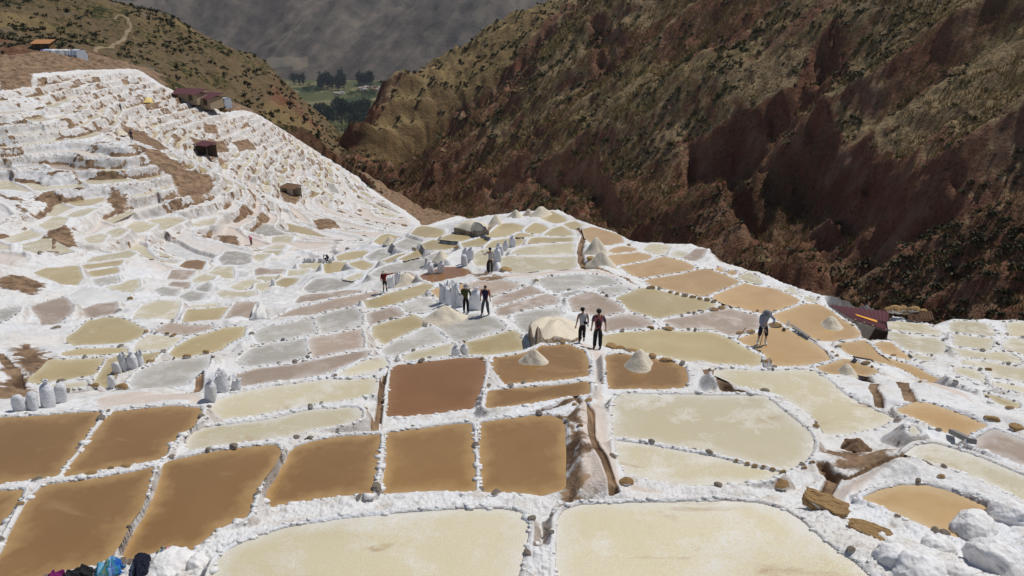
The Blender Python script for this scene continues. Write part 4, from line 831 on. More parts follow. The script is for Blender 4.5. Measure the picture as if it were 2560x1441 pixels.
# stones on the canyon hillside
def rock_mesh(seed, flat=.75):
    bm = bmesh.new(); bmesh.ops.create_icosphere(bm, subdivisions=2, radius=1); r = random.Random(seed)
    pl = [(Vector((r.gauss(0, 1), r.gauss(0, 1), r.gauss(0, 1))).normalized(), r.uniform(.55, .85)) for _ in range(9)]
    for v in bm.verts:
        for n, d in pl:
            e = v.co.dot(n)-d
            if e > 0: v.co -= n*e*.85
        v.co *= 1+.06*math.sin(v.co.x*9+seed)*math.cos(v.co.y*7)
        v.co.z *= flat
    me = bpy.data.meshes.new('rock'); bm.to_mesh(me); bm.free(); return me
def mat_rock(name, c1, c2, crust):
    m = NB(name, .85, .25); p = m.pos(obj=True); n = m.noise(p, 2.2, 5, .7); r = m.rnd()
    c = m.mix(m.rmp(n, .35, .68), c1, c2); c = m.mix(m.rmp(m.noise(p, 5, 4, .7), .55, .7), c, tuple(v*.35 for v in c1))
    if crust:
        up = m.rmp(m.ma('ADD', m.nz(), m.ma('ADD', m.ma('MULTIPLY', m.ma('SUBTRACT', m.noise(p, 1.7, 4), .5), 1.8), m.ma('MULTIPLY', m.ma('SUBTRACT', r, .5), crust[1]))), crust[0]+.1, crust[0]-.1)
        c = m.mix(up, c, (.76, .74, .71))
    m.col(c); m.bump(m.noise(p, 6, 5, .7), .7, .08); return m.m
M_ROCK = mat_rock('ochre_stone', (.33, .205, .09), (.46, .29, .125), (-.1, .5)); M_GREYROCK = mat_rock('salt_crusted_stone', (.22, .18, .14), (.33, .27, .21), (.2, 1.0))
ROCKS = [rock_mesh(k) for k in range(6)]; GROCKS = [m.copy() for m in ROCKS]
for m in ROCKS: m.materials.append(M_ROCK)
for m in GROCKS: m.materials.append(M_GREYROCK)
M_CLODR = plain('clod_earth', (.19, .115, .068), .95, .5, 3, .9)
CLODS = [rock_mesh(20+k) for k in range(3)]
for m in CLODS: m.materials.append(M_CLODR)
# ------------------------------------------------------------------ placing helpers
def place(px, py):
    """world points where pixel rays meet the finished salt works"""
    px = np.asarray(px, float); py = np.asarray(py, float); tb = march(px, py, BASE); d = rays(px, py)
    T = tb[:, None]*np.linspace(.72, 1.22, 110)[None]; P = d[:, None]*T[..., None]
    g = P[..., 2]-surf(P[..., 0].ravel(), P[..., 1].ravel(), 'water').reshape(T.shape); bl = g < 0
    k = np.maximum(np.where(bl.any(1), bl.argmax(1), T.shape[1]-1), 1); r = np.arange(len(px)); a, b = g[r, k-1], g[r, k]
    t = T[r, k-1]+(T[r, k]-T[r, k-1])*np.clip(a/np.where(abs(a-b) < 1e-9, 1e-9, a-b), 0, 1)
    return d*t[:, None], t
def on_hill(px, py, f):
    t = march(np.asarray(px, float), np.asarray(py, float), f, 40, 900, 900); return pt(px, py, t), t
# ------------------------------------------------------------------ salt heaps
def mat_saltgrain():
    m = NB('loose_salt', .9, .2); p = m.pos(); n = m.noise(p, 3, 5, .7)
    c = m.mix(m.rmp(n, .3, .7), (.66, .57, .43), (.76, .69, .56)); c = m.mix(m.ma('MULTIPLY', m.rmp(m.noise(p, 22, 3, .7), .5, .7), .35), c, (.50, .41, .30))
    m.col(c); m.bump(m.noise(p, 14, 4, .7), .6, .05); return m.m
M_GRAIN = mat_saltgrain()
def heap_mesh(R, Hh, seed, flat=.12, rough=.06):
    nr, na = 14, 36; V = []
    for i in range(nr+1):
        u = i/nr
        for j in range(na):
            a = 2*math.pi*j/na; x, y = math.cos(a)*u, math.sin(a)*u
            w = 1+.16*math.sin(2*a+seed)+.08*math.sin(3*a+seed*2)
            V.append((x*R*w, y*R*w*.95, u))
    V = np.array(V); u = V[:, 2]; prof = .45*(np.cos(np.pi*u)+1)/2+.55*(1-np.sqrt(u*u+.012))
    n = (fbm(V[:, 0]/R*3.5+seed*7, V[:, 1]/R*3.5, 500+seed, 4)-.5)
    z = prof*Hh+n*rough*R*4*np.sin(np.pi*np.clip(u, 0, 1))**.7-.10*(u > .99)
    V = np.stack([V[:, 0], V[:, 1], z], -1); F = []
    for i in range(nr):
        for j in range(na): F.append((i*na+j, (i+1)*na+j, (i+1)*na+(j+1) % na, i*na+(j+1) % na))
    return np_mesh('salt_heap', V, np.array(F))
HEAPS = [(1112, 795, 105, 34, 'cone of harvested salt in front of the sack filling workers', 1), (1334, 903, 74, 36, 'pale salt mound standing in brown water left of the path', .3), (1598, 914, 88, 46, 'pale salt mound in brown water right of the path', 1),
 (1489, 634, 64, 42, 'upper white salt cone on the ridge beside the canal', 1), (1503, 662, 68, 36, 'lower white salt cone on the ridge beside the canal', 1), (2078, 815, 66, 26, 'rough salt heap in the orange pond by the red roofed hut', .2), (2117, 932, 58, 26, 'rough salt heap in the small orange pond below the canal', .2),
 (1104, 649, 48, 24, 'small pale salt cone on a grey pond near the standing sacks', 1), (1018, 712, 92, 30, 'pinkish salt heap beside the man in red', 1), (1352, 538, 58, 22, 'salt mound at the very top of the ridge', 1), (1290, 541, 38, 17, 'pointed salt mound second from the ridge top', 1), (1322, 538, 30, 16, 'small salt mound just left of the ridge top', 1), (1240, 562, 52, 26, 'salt heap at the right end of the long walled heap', 1),
 (975, 607, 34, 16, 'brown stained salt mound on the left end of the ridge', 1), (1240, 540, 26, 9, 'low brownish mound behind the ridge heaps', 1), (700, 694, 24, 10, 'small salt cone in the left valley ponds', 1), (298, 335, 34, 16, 'cream salt pile next to the man in dark blue on the white hillside', 1), (185, 186, 1, 1, '', 0), (415, 240, 1, 1, '', 0)]
HEAPS = [h for h in HEAPS if h[4]]
hp, ht = place([h[0] for h in HEAPS], [h[1] for h in HEAPS])
for (px, py, w, hh, lab, k), p, t in zip(HEAPS, hp, ht):
    R = w/2*t/FOC; q = heap_mesh(R, hh*t/FOC*1.12, int(px) % 13, .1, .05 if k == 1 else .075)
    o = tag(link('salt_heap', q, None, M_GRAIN), lab, 'salt heap', 'heaps of harvested salt'); o.location = p-np.array([0, 0, .05])
def mat_wall():
    m = NB('stained_stone_wall', .9, .2); p = m.pos(); n = m.noise(m.pos((1, 1, .35)), 3, 5, .7)
    c = m.mix(m.rmp(n, .38, .62), (.17, .115, .07), (.42, .35, .28)); c = m.mix(m.rmp(m.noise(p, 2.3, 4), .60, .72), c, (.62, .57, .52))
    m.col(c); m.bump(m.noise(p, 7, 5, .7), .9, .08); return m.m
M_WALL = mat_wall()
def walled_heap(s, heights, dome, lab, seed):
    q = PX(s); P, t = place(q[:, 0], q[:, 1]); z0 = P[:, 2].min()-.1; c = P.mean(0); n = len(P)
    k = 7; X = []; Y = []; Hh = []
    for i in range(n):
        for j in range(k):
            f = j/k; a, b = P[i], P[(i+1) % n]; X.append(a[0]+(b[0]-a[0])*f); Y.append(a[1]+(b[1]-a[1])*f); Hh.append(heights[i]*(1-f)+heights[(i+1) % n]*f)
    X = np.array(X); Y = np.array(Y); Hh = np.array(Hh); m = len(X); g = np.full(m, z0)
    base = surf(X, Y); j1 = (vn(np.arange(m)*.9, np.zeros(m)+seed, 7)-.5)*.16
    root = empty('walled_salt_heap', (c[0], c[1], z0)); tag(root, lab, 'salt heap', 'heaps of harvested salt'); O = np.array([c[0], c[1], z0])
    rows = []
    for u in (0, .35, .7, 1.0, 1.06):
        ins_ = .0 if u < 1.03 else .06; nx = X+(c[0]-X)*(.02*u+ins_)+j1*.5*math.sin(u*3); ny = Y+(c[1]-Y)*(.02*u+ins_)+j1*.4*math.cos(u*5)
        rows.append(np.stack([nx, ny, base-.25+(Hh+.25+.04*j1)*min(u, 1.0)+(.03 if u > 1.03 else 0)], -1))
    V = np.concatenate(rows)-O; F = [(r*m+i, r*m+(i+1) % m, (r+1)*m+(i+1) % m, (r+1)*m+i) for r in range(4) for i in range(m)]
    link('retaining_wall', np_mesh('retaining_wall', V, np.array(F)), root, M_WALL)
    rows = []; top = base+Hh; nr = 12; ctop = top.mean()+dome
    for r in range(nr+1):
        u = r/nr; x = X+(c[0]-X)*(u*.995+.03*(1-u)); y = Y+(c[1]-Y)*(u*.995+.03*(1-u))
        z = top*(1-u)+ctop*u+(dome*1.3)*(math.sin(u*math.pi*.5)-u)+(fbm(x*1.6, y*1.6, 520+seed, 4)-.5)*.28*min(1, u*4)
        rows.append(np.stack([x, y, z], -1))
    V = np.concatenate(rows)-O; F = [(r*m+i, r*m+(i+1) % m, (r+1)*m+(i+1) % m, (r+1)*m+i) for r in range(nr) for i in range(m)]
    link('salt_top', np_mesh('salt_top', V, np.array(F)), root, M_GRAIN)
walled_heap("1320,848 1338,863 1385,858 1432,858 1456,848 1458,825 1430,812 1385,812 1338,825", [.55, .55, .2, .03, .03, .03, .06, .15, .38], .55, 'large flat topped salt heap behind a brown stone wall left of the two walkers', 3)
walled_heap("1134,584 1180,590 1222,588 1226,574 1190,566 1150,566", [.6, .65, .5, .3, .3, .4], .6, 'long salt heap held by a tall grey stone wall on the ridge', 5)
# ------------------------------------------------------------------ woven sacks
def mat_sack():
    m = NB('woven_plastic', .45, .4); p = m.pos(obj=True); n = m.noise(p, 5, 3)
    m.col(m.mix(n, (.64, .64, .66), (.76, .76, .77))); b = m.bump(m.noise(m.pos((1, 1, 1.6), True), 5, 4, .65), .9, .10); return m.m
M_SACK = mat_sack()
def sack_mesh(seed, top):
    rings = [(.0, .60, 0), (.0, .92, .02), (.05, 1.0, 0), (.2, 1.06, 0), (.4, 1.05, 0), (.58, 1.0, 0), (.7, .93, 0)]
    if top == 'tied': rings += [(.80, .74, 0), (.87, .38, 0), (.90, .22, 0), (.95, .34, 0), (1.0, .5, 0), (.985, .2, 0)]
    elif top == 'open': rings += [(.80, .9, 0), (.90, .92, 0), (1.0, 1.0, .09), (.98, .86, .07), (.84, .8, 0), (.78, .4, 0), (.78, .02, 0)]
    else: rings += [(.84, .85, 0), (.93, .6, 0), (.97, .3, 0), (.99, .05, 0)]
    na = 18; V = []
    for i, (z, r, jag) in enumerate(rings):
        for j in range(na):
            a = 2*math.pi*j/na; ca, sa = math.cos(a), math.sin(a); e = (abs(ca)**2.6+abs(sa)**2.6)**(-1/2.6)
            w = 1+.055*math.sin(3*a+seed+z*4)+.035*math.sin(5*a-seed*2+z*9)
            fold = 1+(.22 if top == 'tied' and z > .84 else .0)*math.sin(7*a+seed)
            V.append((.30*r*e*w*fold*ca+.05*z*math.sin(seed), .22*r*e*w*fold*sa+.04*z*math.cos(seed*3), z+jag*2.6*(math.sin(2*a+seed)+.4*math.sin(5*a)) if jag > .03 else z))
    F = [(i*na+j, i*na+(j+1) % na, (i+1)*na+(j+1) % na, (i+1)*na+j) for i in range(len(rings)-1) for j in range(na)]
    me = np_mesh('salt_sack', np.array(V), np.array(F)); me.materials.append(M_SACK); return me
SK = {k: [sack_mesh(s, k) for s in (1, 2.4, 4.1)] for k in ('tied', 'open', 'flat')}
SACKS = [ # x, base y, height px, top, label, group
 (52, 1026, 42, 'flat', 'leftmost of the four white sacks on the bank above the dark pond'), (82, 1024, 46, 'flat', 'second of the four white sacks, rounded top, on the left bank'), (121, 1018, 66, 'tied', 'tallest of the four white sacks on the left bank'), (148, 1008, 52, 'flat', 'rearmost sack leaning behind the tallest one on the left bank'),
 (527, 998, 52, 'tied', 'upright white sack at the left of the ramp group'), (560, 980, 46, 'open', 'open topped white sack in the middle of the ramp group'), (550, 972, 36, 'tied', 'knotted sack behind the open one on the ramp'), (590, 976, 30, 'open', 'small slack sack at the right of the ramp group'),
 (312, 926, 36, 'open', 'slack white sack in the middle of the plastic sack pile'), (295, 932, 30, 'flat', 'low rounded sack at the left of the plastic sack pile'), (334, 922, 42, 'tied', 'tall knotted sack in the plastic sack pile'), (352, 914, 30, 'open', 'crumpled open sack at the right of the plastic sack pile'), (283, 968, 32, 'flat', 'single sack leaning on a dark stone block by the olive pond'),
 (1140, 888, 26, 'tied', 'left of the small pair of sacks above the red brown pond'), (1161, 887, 28, 'tied', 'right of the small pair of sacks above the red brown pond'),
 (1109, 756, 42, 'open', 'leftmost open sack of the row at the filling place'), (1126, 760, 44, 'open', 'second open sack of the row at the filling place'), (1142, 764, 48, 'open', 'tall open sack left of the worker in olive'), (1152, 767, 40, 'open', 'open sack directly behind the worker in olive'), (1186, 776, 56, 'tied', 'tall sack standing right of the worker in olive'),
 (1162, 664, 28, 'flat', 'lowest sack of the small stack near the white shirted man'), (1163, 650, 30, 'tied', 'upper left sack of the small stack'), (1174, 648, 30, 'tied', 'upper right sack of the small stack'),
 (1079, 684, 28, 'tied', 'left of the two separate sacks above the reddish pond'), (1100, 682, 30, 'tied', 'right of the two separate sacks above the reddish pond'),
 (979, 720, 28, 'open', 'sack directly right of the man in red'), (995, 716, 28, 'open', 'second sack right of the man in red'), (1017, 702, 22, 'tied', 'sack sunk behind the pinkish heap beside the man in red'),
 (1244, 652, 32, 'tied', 'sack right behind the man in the white shirt'), (1251, 640, 32, 'tied', 'second sack of the slanting row of white sacks'), (1262, 626, 24, 'tied', 'third sack of the slanting row of white sacks'), (1282, 618, 28, 'tied', 'last sack standing alone at the top of the slanting row'),
 (683, 714, 16, 'flat', 'lone sack at a corner of the valley ponds')] + [(763+7.5*i, 656, 11, 'flat', None) for i in range(4)] + [(799+6.5*i, 656, 11, 'flat', None) for i in range(3)] + [(827, 657, 11, 'flat', None)]
sp, st_ = place([s[0] for s in SACKS], [s[1] for s in SACKS])
for i, ((px, py, h, top, lab), p, t) in enumerate(zip(SACKS, sp, st_)):
    o = bpy.data.objects.new('salt_sack', SK[top][i % 3]); COL.objects.link(o); Hh = h*t/FOC/.9
    wd = min(max(Hh*.84, .5), 1.0)
    o.scale = (wd, wd, Hh); o.location = p-np.array([0, 0, .02]); o.rotation_euler = (random.uniform(-.1, .1), random.uniform(-.12, .12), random.uniform(-.6, .6))
    if px == 148: o.rotation_euler = (0, .22, .3)
    tag(o, lab or 'small white sack in the row beside the crouching worker', 'sack', 'white salt sacks' if lab else 'row of small sacks by the crouching worker')
# ------------------------------------------------------------------ loose rocks and slabs
def rock(px, py, w, h, lab, kind=0, rot=None, depth=.7, p=None, t=None, nm='rock', lift=.25):
    me = (ROCKS if kind == 0 else GROCKS)[int(px+py) % 6]; o = bpy.data.objects.new(nm, me); COL.objects.link(o)
    W = w*t/FOC/2; o.scale = (W, W*depth, h*t/FOC/2*1.1); o.location = p+np.array([0, 0, o.scale[2]*lift]); o.rotation_euler = (0, 0, rot if rot is not None else random.uniform(-.5, .5)); tag(o, lab, 'rock', 'loose rocks and slabs on the pond walls'); return o
RK = [(1954, 1208, 46, 34, 'ochre rock on the white wall left of the long slab', 0), (2062, 1252, 104, 62, 'large flat ochre slab on the white wall at bottom right', 0, -.55), (2172, 1322, 92, 48, 'second ochre slab below the large one at bottom right', 0, -.45), (2474, 1380, 66, 66, 'ochre slab stuck on the white lump in the right corner', 0), (2040, 1064, 20, 16, 'small brown stone on the curved wall of the cream pond', 0), (2030, 1154, 16, 14, 'small ochre stone on the inner curve of the cream pond wall', 0), (2010, 1168, 16, 14, 'second ochre stone beside the curved cream pond wall', 0),
 (1911, 975, 28, 14, 'grey brown stone at the far corner of the wide cream pond', 1), (1530, 863, 40, 18, 'long ochre slab on the rim right of the walkers', 0), (1550, 868, 28, 14, 'second ochre slab right of the walkers', 0), (1585, 876, 40, 12, 'flat brown slab behind the right salt mound', 0), (1632, 887, 26, 12, 'dark slab on the rim beyond the right salt mound', 0), (1665, 898, 34, 14, 'ochre slab near the right corner of the mound pond', 0), (1365, 853, 22, 10, 'ochre stone on the wall below the walled heap', 0), (1388, 855, 18, 10, 'round ochre stone on the wall below the walled heap', 0), (1407, 854, 18, 10, 'ochre stone left of the walkers feet', 0),
 (1556, 824, 12, 14, 'upright grey stone on the rim right of the walkers', 1), (1627, 818, 20, 13, 'ochre stone on the rim of the small tan pond', 0), (1672, 820, 30, 10, 'flat ochre stone by the bent rim', 0), (1668, 812, 10, 8, 'small dark stone at the bend of the rim', 1),
 (1627, 717, 24, 14, 'first dark stone of the row under the wide orange pond', 0), (1676, 729, 14, 9, 'stone of the row left of the big ones', 0), (1693, 733, 16, 10, 'ochre stone in the row under the orange pond', 0), (1713, 737, 20, 11, 'black stone in the row under the orange pond', 1), (1732, 741, 18, 11, 'ochre stone right of the black one', 0), (1750, 745, 18, 12, 'third ochre stone from the right end of the row', 0), (1768, 748, 18, 12, 'second ochre stone from the right end of the row', 0), (1785, 751, 16, 13, 'last ochre stone of the row', 0), (1784, 772, 26, 13, 'broad ochre block on the olive tan pond wall', 0), (1806, 768, 22, 13, 'ochre block next to the broad one', 0), (1722, 782, 14, 8, 'dark stone on the near wall of the olive tan pond', 1), (1752, 777, 18, 8, 'grey stone on the near wall of the olive tan pond', 1),
 (1918, 905, 28, 40, 'pile of brown stones at the corner of the worker pond', 0), (1930, 915, 26, 14, 'pinkish stone at the foot of the brown pile', 1), (1852, 832, 26, 12, 'ochre stone behind the leaning pole', 0), (1876, 828, 26, 13, 'ochre stone left of the worker', 0), (1938, 810, 34, 16, 'clump of ochre stones right of the worker', 0), (1893, 777, 10, 14, 'upright brown stone behind the worker', 0), (2080, 880, 14, 10, 'brown stone on the bank between canal and orange pond', 0), (2092, 888, 14, 9, 'second brown stone on the canal bank', 0), (2234, 887, 14, 9, 'round brown stone on the diagonal wall', 0), (2165, 905, 24, 12, 'dark brown stone at the end of the canal', 0), (2180, 915, 10, 8, 'small brown stone past the canal end', 0), (2471, 922, 18, 12, 'lone brown stone on the square white wall', 0), (2300, 954, 12, 10, 'reddish stone on the path above the curved wall', 0), (2523, 1018, 24, 12, 'ochre stone at the corner of the olive pond on the right', 0),
 (468, 889, 22, 16, 'brown tuft shaped rock, left of two on the rim', 0), (516, 879, 20, 18, 'brown tuft shaped rock, right of two on the rim', 0), (366, 827, 16, 16, 'round brown rock at the point of the large olive pond', 0), (418, 833, 14, 12, 'brown rock on the pinkish pond rim', 0), (434, 836, 18, 12, 'second brown rock on the pinkish pond rim', 0), (326, 745, 16, 14, 'brown rock on the white pan wall', 0), (297, 775, 16, 12, 'rock at the corner of the small pink grey pond', 1), (377, 902, 22, 16, 'dark rock at the end of the long olive pond', 0), (140, 818, 26, 14, 'pale flat rock below the purple grey pond', 1), (305, 965, 36, 34, 'dark stone block with a flat brown top by the olive pond', 0), (236, 962, 26, 20, 'brown rock lump on the rim behind the bank', 0), (1205, 895, 14, 10, 'small brown rock at the corner of the red brown pond', 0), (1160, 853, 12, 8, 'tiny brown stone behind the small pair of sacks', 0),
 (1265, 672, 40, 12, 'ochre slab on the edge of the big pale pond', 0), (1340, 700, 14, 10, 'orange brown boulder at the canal fork', 0), (1460, 668, 18, 12, 'ochre boulder at the bend of the ridge canal', 0), (1478, 645, 30, 18, 'brown heap of earth between the two salt cones', 0), (1572, 612, 16, 10, 'brown stone on the wall end of the top orange pond', 0), (1035, 622, 12, 16, 'brown rock beside the low white bank', 0), (1143, 618, 20, 12, 'brown rock between the olive ponds of the ridge', 0), (960, 700, 14, 16, 'brown stained rock at the wall left of the man in red', 1), (1470, 1000, 26, 16, 'brown stone at the head of the path channel', 0), (1437, 1010, 18, 14, 'ochre stone on top of the pinkish wall', 0), (1450, 1062, 18, 14, 'ochre stone set in the pinkish wall face', 0), (1566, 1200, 40, 26, 'brown earth lump at the foot of the path', 0), (278, 1168, 18, 14, 'rusty stone on the wall between the muddy ponds', 0), (315, 1164, 30, 10, 'flat brown stone on the wall between the muddy ponds', 0), (226, 1182, 34, 10, 'flat pale brown stone in the wall at left', 0), (92, 1196, 28, 16, 'dark grey boulder at the wall crossing on the left', 1), (50, 1258, 22, 10, 'brown stone in the left frame wall', 0), (377, 1222, 14, 12, 'grey stone in the slanting wall at lower left', 1), (324, 1316, 16, 16, 'dark slate in the slanting wall at lower left', 1), (2540, 1065, 46, 26, 'brown block in the stone wall at the right edge', 0), (2480, 1045, 40, 18, 'ochre block in the stone wall at right', 0), (2352, 1190, 26, 16, 'ochre stone in the curved wall above the deep pond', 0)]
for k, q in enumerate([(1840, 1150), (1868, 1158), (1887, 1163), (1908, 1166), (1932, 1172), (1957, 1178)]):
    RK.append((*q, 14+3*(k % 3), 12+2*(k % 2), ['first', 'second', 'third', 'fourth', 'fifth', 'last'][k]+' brown stone of the row along the thin cream rim', 0))
rp, rt = place([r[0] for r in RK], [r[1]+r[3]*.25 for r in RK])
def slab_mesh(seed):
    bm = bmesh.new(); bmesh.ops.create_cube(bm, size=2); bmesh.ops.subdivide_edges(bm, edges=bm.edges, cuts=6, use_grid_fill=True); r = random.Random(seed)
    for v in bm.verts:
        c = v.co; q = fbm(np.array([c.x*2.2+seed]), np.array([c.y*2.2+c.z]), 560, 3)[0]-.5; q2 = fbm(np.array([c.x*3+c.z*2]), np.array([c.y*5+seed*3]), 561, 2)[0]-.5
        v.co = Vector((c.x*(1-.10*abs(c.y)**3+.25*q2), c.y*(1-.12*abs(c.x)**3)+.45*q2, c.z*.45+.35*q))
    bmesh.ops.bevel(bm, geom=[e for e in bm.edges if e.is_manifold and e.calc_face_angle() > .9], offset=.06, segments=1, affect='EDGES')
    me = bpy.data.meshes.new('slab'); bm.to_mesh(me); bm.free(); me.materials.append(M_ROCK); return me
for r, p, t in zip(RK, rp, rt):
    o = rock(*r[:6], rot=r[6] if len(r) > 6 else None, p=p, t=t, depth=.5 if len(r) > 6 else .7)
    if len(r) > 6: o.data = slab_mesh(int(r[0]) % 7); o.rotation_euler = (.1, .06, r[6]-.12); o.scale[2] *= .8
M_CLOD = plain('brown_earth', (.20, .125, .075), .95, .45, 4, .9)
(ep,), (et,) = place([2145], [1125]); o = tag(link('earth_heap', heap_mesh(48*et/FOC, 34*et/FOC, 5, .3, .09), None, M_CLOD), 'heap of brown earth and clods on the wall crossing at right', 'earth heap'); o.location = ep-np.array([0, 0, .04])
for k in range(9):
    q = rock(2145, 1112, 16+4*(k % 3), 14, ['largest', 'topmost', 'left', 'rear', 'front', 'right', 'small', 'flat', 'rounded'][k]+' brown clod on the earth heap at the wall crossing', 0, None, .8, ep+np.array([random.uniform(-.28, .28), random.uniform(-.25, .25), .12]), et)
    q.data = CLODS[k % 3]; q['group'] = 'clods on the earth heap'
# salt crusted boulders in the lower right corner and by the blankets
def mat_saltlump():
    m = NB('salt_lump', .7, .3); p = m.pos(); n = m.noise(p, 4, 5, .65)
    c = m.mix(m.rmp(n, .3, .65), (.70, .67, .64), (.81, .80, .79)); c = m.mix(m.rmp(m.noise(p, 9, 4, .7), .66, .74), c, (.33, .2, .1)); m.col(c)
    b = m.bump(m.vor(p, 11), .4, .05); m.bump(m.noise(p, 20, 4, .7), .5, .03, b); return m.m
M_LUMP = mat_saltlump()
def lump_mesh(seed):
    bm = bmesh.new(); bmesh.ops.create_icosphere(bm, subdivisions=4, radius=1)
    for v in bm.verts:
        c = v.co; n = fbm(np.array([c.x*1.6+seed*5]), np.array([c.y*1.6+c.z*1.3]), 540, 3)[0]; b = abs(2*vn(np.array([c.x*4+c.z*2]), np.array([c.y*4+seed]), 541)[0]-1)
        b2 = abs(2*vn(np.array([c.x*9+c.z*5]), np.array([c.y*9-c.z*3+seed]), 543)[0]-1); v.co = c*(.72+.55*n+.16*(1-b)+.09*(1-b2)); v.co.z *= .7
    me = bpy.data.meshes.new('salt_boulder'); bm.to_mesh(me); bm.free(); me.polygons.foreach_set('use_smooth', np.full(len(me.polygons), True)); me.materials.append(M_LUMP); return me
LM = [lump_mesh(s) for s in range(4)]
LB = [(2240, 1400, 90, 80, 'white knobbly salt boulder at the lower right, beside the cream pond'), (2310, 1440, 130, 90, 'broad salt crusted boulder at the bottom right edge'), (2350, 1370, 70, 50, 'rounded salt boulder in front of the brown puddle hole'), (2440, 1330, 110, 90, 'tall white boulder at the corner of the deep orange pond'), (2500, 1420, 130, 130, 'big salt mass carrying an ochre slab at the right corner'), (2530, 1290, 90, 70, 'white lump at the right frame edge above the slab'), (2215, 1350, 60, 40, 'small salt lump at the end of the second slab'), (2395, 1440, 70, 60, 'salt lump over the dark hollow at the bottom right'), (420, 1425, 110, 70, 'shaggy white salt boulder with the cloths spread around it'), (492, 1420, 60, 60, 'salt crusted stone where the thick white wall meets the blankets'), (1225, 682, 1, 1, '')]
LB = LB[:-1]; bp, bt = place([b[0] for b in LB], [b[1] for b in LB])
for i, (b, p, t) in enumerate(zip(LB, bp, bt)):
    o = bpy.data.objects.new('salt_boulder', LM[i % 4]); COL.objects.link(o); w = b[2]*t/FOC/2; o.scale = (w, w*.8, b[3]*t/FOC/2*1.25); o.location = p+np.array([0, w*.2, -.03]); o.rotation_euler = (0, 0, i*1.3); tag(o, b[4], 'boulder', 'salt crusted boulders')
# stones bedded in the pond rims: parts of their ponds
ns = 0
for P in sorted(ponds, key=lambda p: p.t):
    if P.t > 44 or ns > 900: break
    root = [o for o in () ] 
    per = P.xy; nx = np.roll(per, -1, 0); ln = np.hypot(*(nx-per).T); cand = []
    for a, b, l in zip(per, nx, ln):
        m = int(l/.34+random.random()); nrm = np.array([b[1]-a[1], a[0]-b[0]])/max(l, 1e-6)
        for _ in range(m):
            if random.random() < (.09 if P.t > 16 else .15): cand.append((a+(b-a)*random.random(), nrm))
    if not cand: continue
    pts = np.array([c[0]+(c[1] if pdist(np.array([(c[0]+c[1]*.1)[0]]), np.array([(c[0]+c[1]*.1)[1]]), per)[1][0] == False else -c[1])*random.uniform(.05, .12+.003*P.t) for c in cand])
    zz = surf(pts[:, 0], pts[:, 1]); P.stones = []
    for q, z in zip(pts, zz):
        if z < P.L-.1: continue
        P.stones.append((q, z)); ns += 1
pr = [o for o in COL.objects if o.name.startswith('salt_pond')]; pr.sort(key=lambda o: o.name if '.' in o.name else o.name+'.000')
for P, root in zip(ponds, pr):
    for q, z in getattr(P, 'stones', []):
        o = bpy.data.objects.new('rim_stone', GROCKS[random.randrange(6)]); COL.objects.link(o); o.parent = root; s = random.uniform(.04, .085)*(1+.014*P.t)
        o.location = (q[0]-P.c[0], q[1]-P.c[1], z-P.L+s*.15); o.scale = (s*random.uniform(.9, 1.5), s, s*random.uniform(.6, .9)); o.rotation_euler = (0, 0, random.uniform(0, 3))
print('rim stones', ns)

# knobs of salt crust along the pond walls (nobody could count them): one part of each pond
def knob(seed):
    bm = bmesh.new(); bmesh.ops.create_icosphere(bm, subdivisions=1, radius=1); r = random.Random(seed)
    for v in bm.verts: v.co *= r.uniform(.75, 1.25)
    bm.verts.ensure_lookup_table(); bm.faces.ensure_lookup_table(); V = np.array([v.co[:] for v in bm.verts]); F = np.array([[v.index for v in f.verts] for f in bm.faces]); bm.free(); return V, F
M_KNOB = plain('salt_knobs', (.74, .725, .70), .75, .08, 9, .4, .3, False)
KN = [knob(k) for k in range(6)]; nk = 0
for P, root in zip(ponds, pr):
    if P.t > 50: continue
    per = P.xy; nx = np.roll(per, -1, 0); pts = []
    for a, b in zip(per, nx):
        l = np.hypot(*(b-a)); m = int(l/(.085+.004*P.t)+random.random()); n = np.array([b[1]-a[1], a[0]-b[0]])/max(l, 1e-6)
        if pdist(np.array([(a+b)[0]/2+n[0]*.03]), np.array([(a+b)[1]/2+n[1]*.03]), per)[1][0]: n = -n
        for _ in range(m): pts.append(a+(b-a)*random.random()+n*(random.random()**1.3*(.10+.0042*P.t)+.02))
    if not pts: continue
    pts = np.array(pts); z, dm, im, ins, dirt_shade, path, *_r = surf(pts[:, 0], pts[:, 1], True); Vs, Fs, o = [], [], 0
    for q, zz, i_, dd, pa in zip(pts, z, ins, dirt_shade, path):
        if i_ or dd > .3 or pa > .3 or zz < P.L-.12: continue
        v, f = KN[random.randrange(6)]; s = random.uniform(.022, .05)*(1+.007*P.t)*(1.8 if random.random() < .10 else 1); c, s_ = math.cos(nk), math.sin(nk)
        w = np.stack([v[:, 0]*c-v[:, 1]*s_, v[:, 0]*s_+v[:, 1]*c, v[:, 2]*.55], -1)*s*np.array([1.5, 1, 1])+np.array([q[0]-P.c[0], q[1]-P.c[1], zz-P.L-s*.16]); Vs.append(w); Fs.append(f+o); o += len(w); nk += 1
    if Vs: k = link('crust_knobs', np_mesh('crust_knobs', np.concatenate(Vs), np.concatenate(Fs)), root, M_KNOB); k['kind'] = 'stuff'
print('knobs', nk)
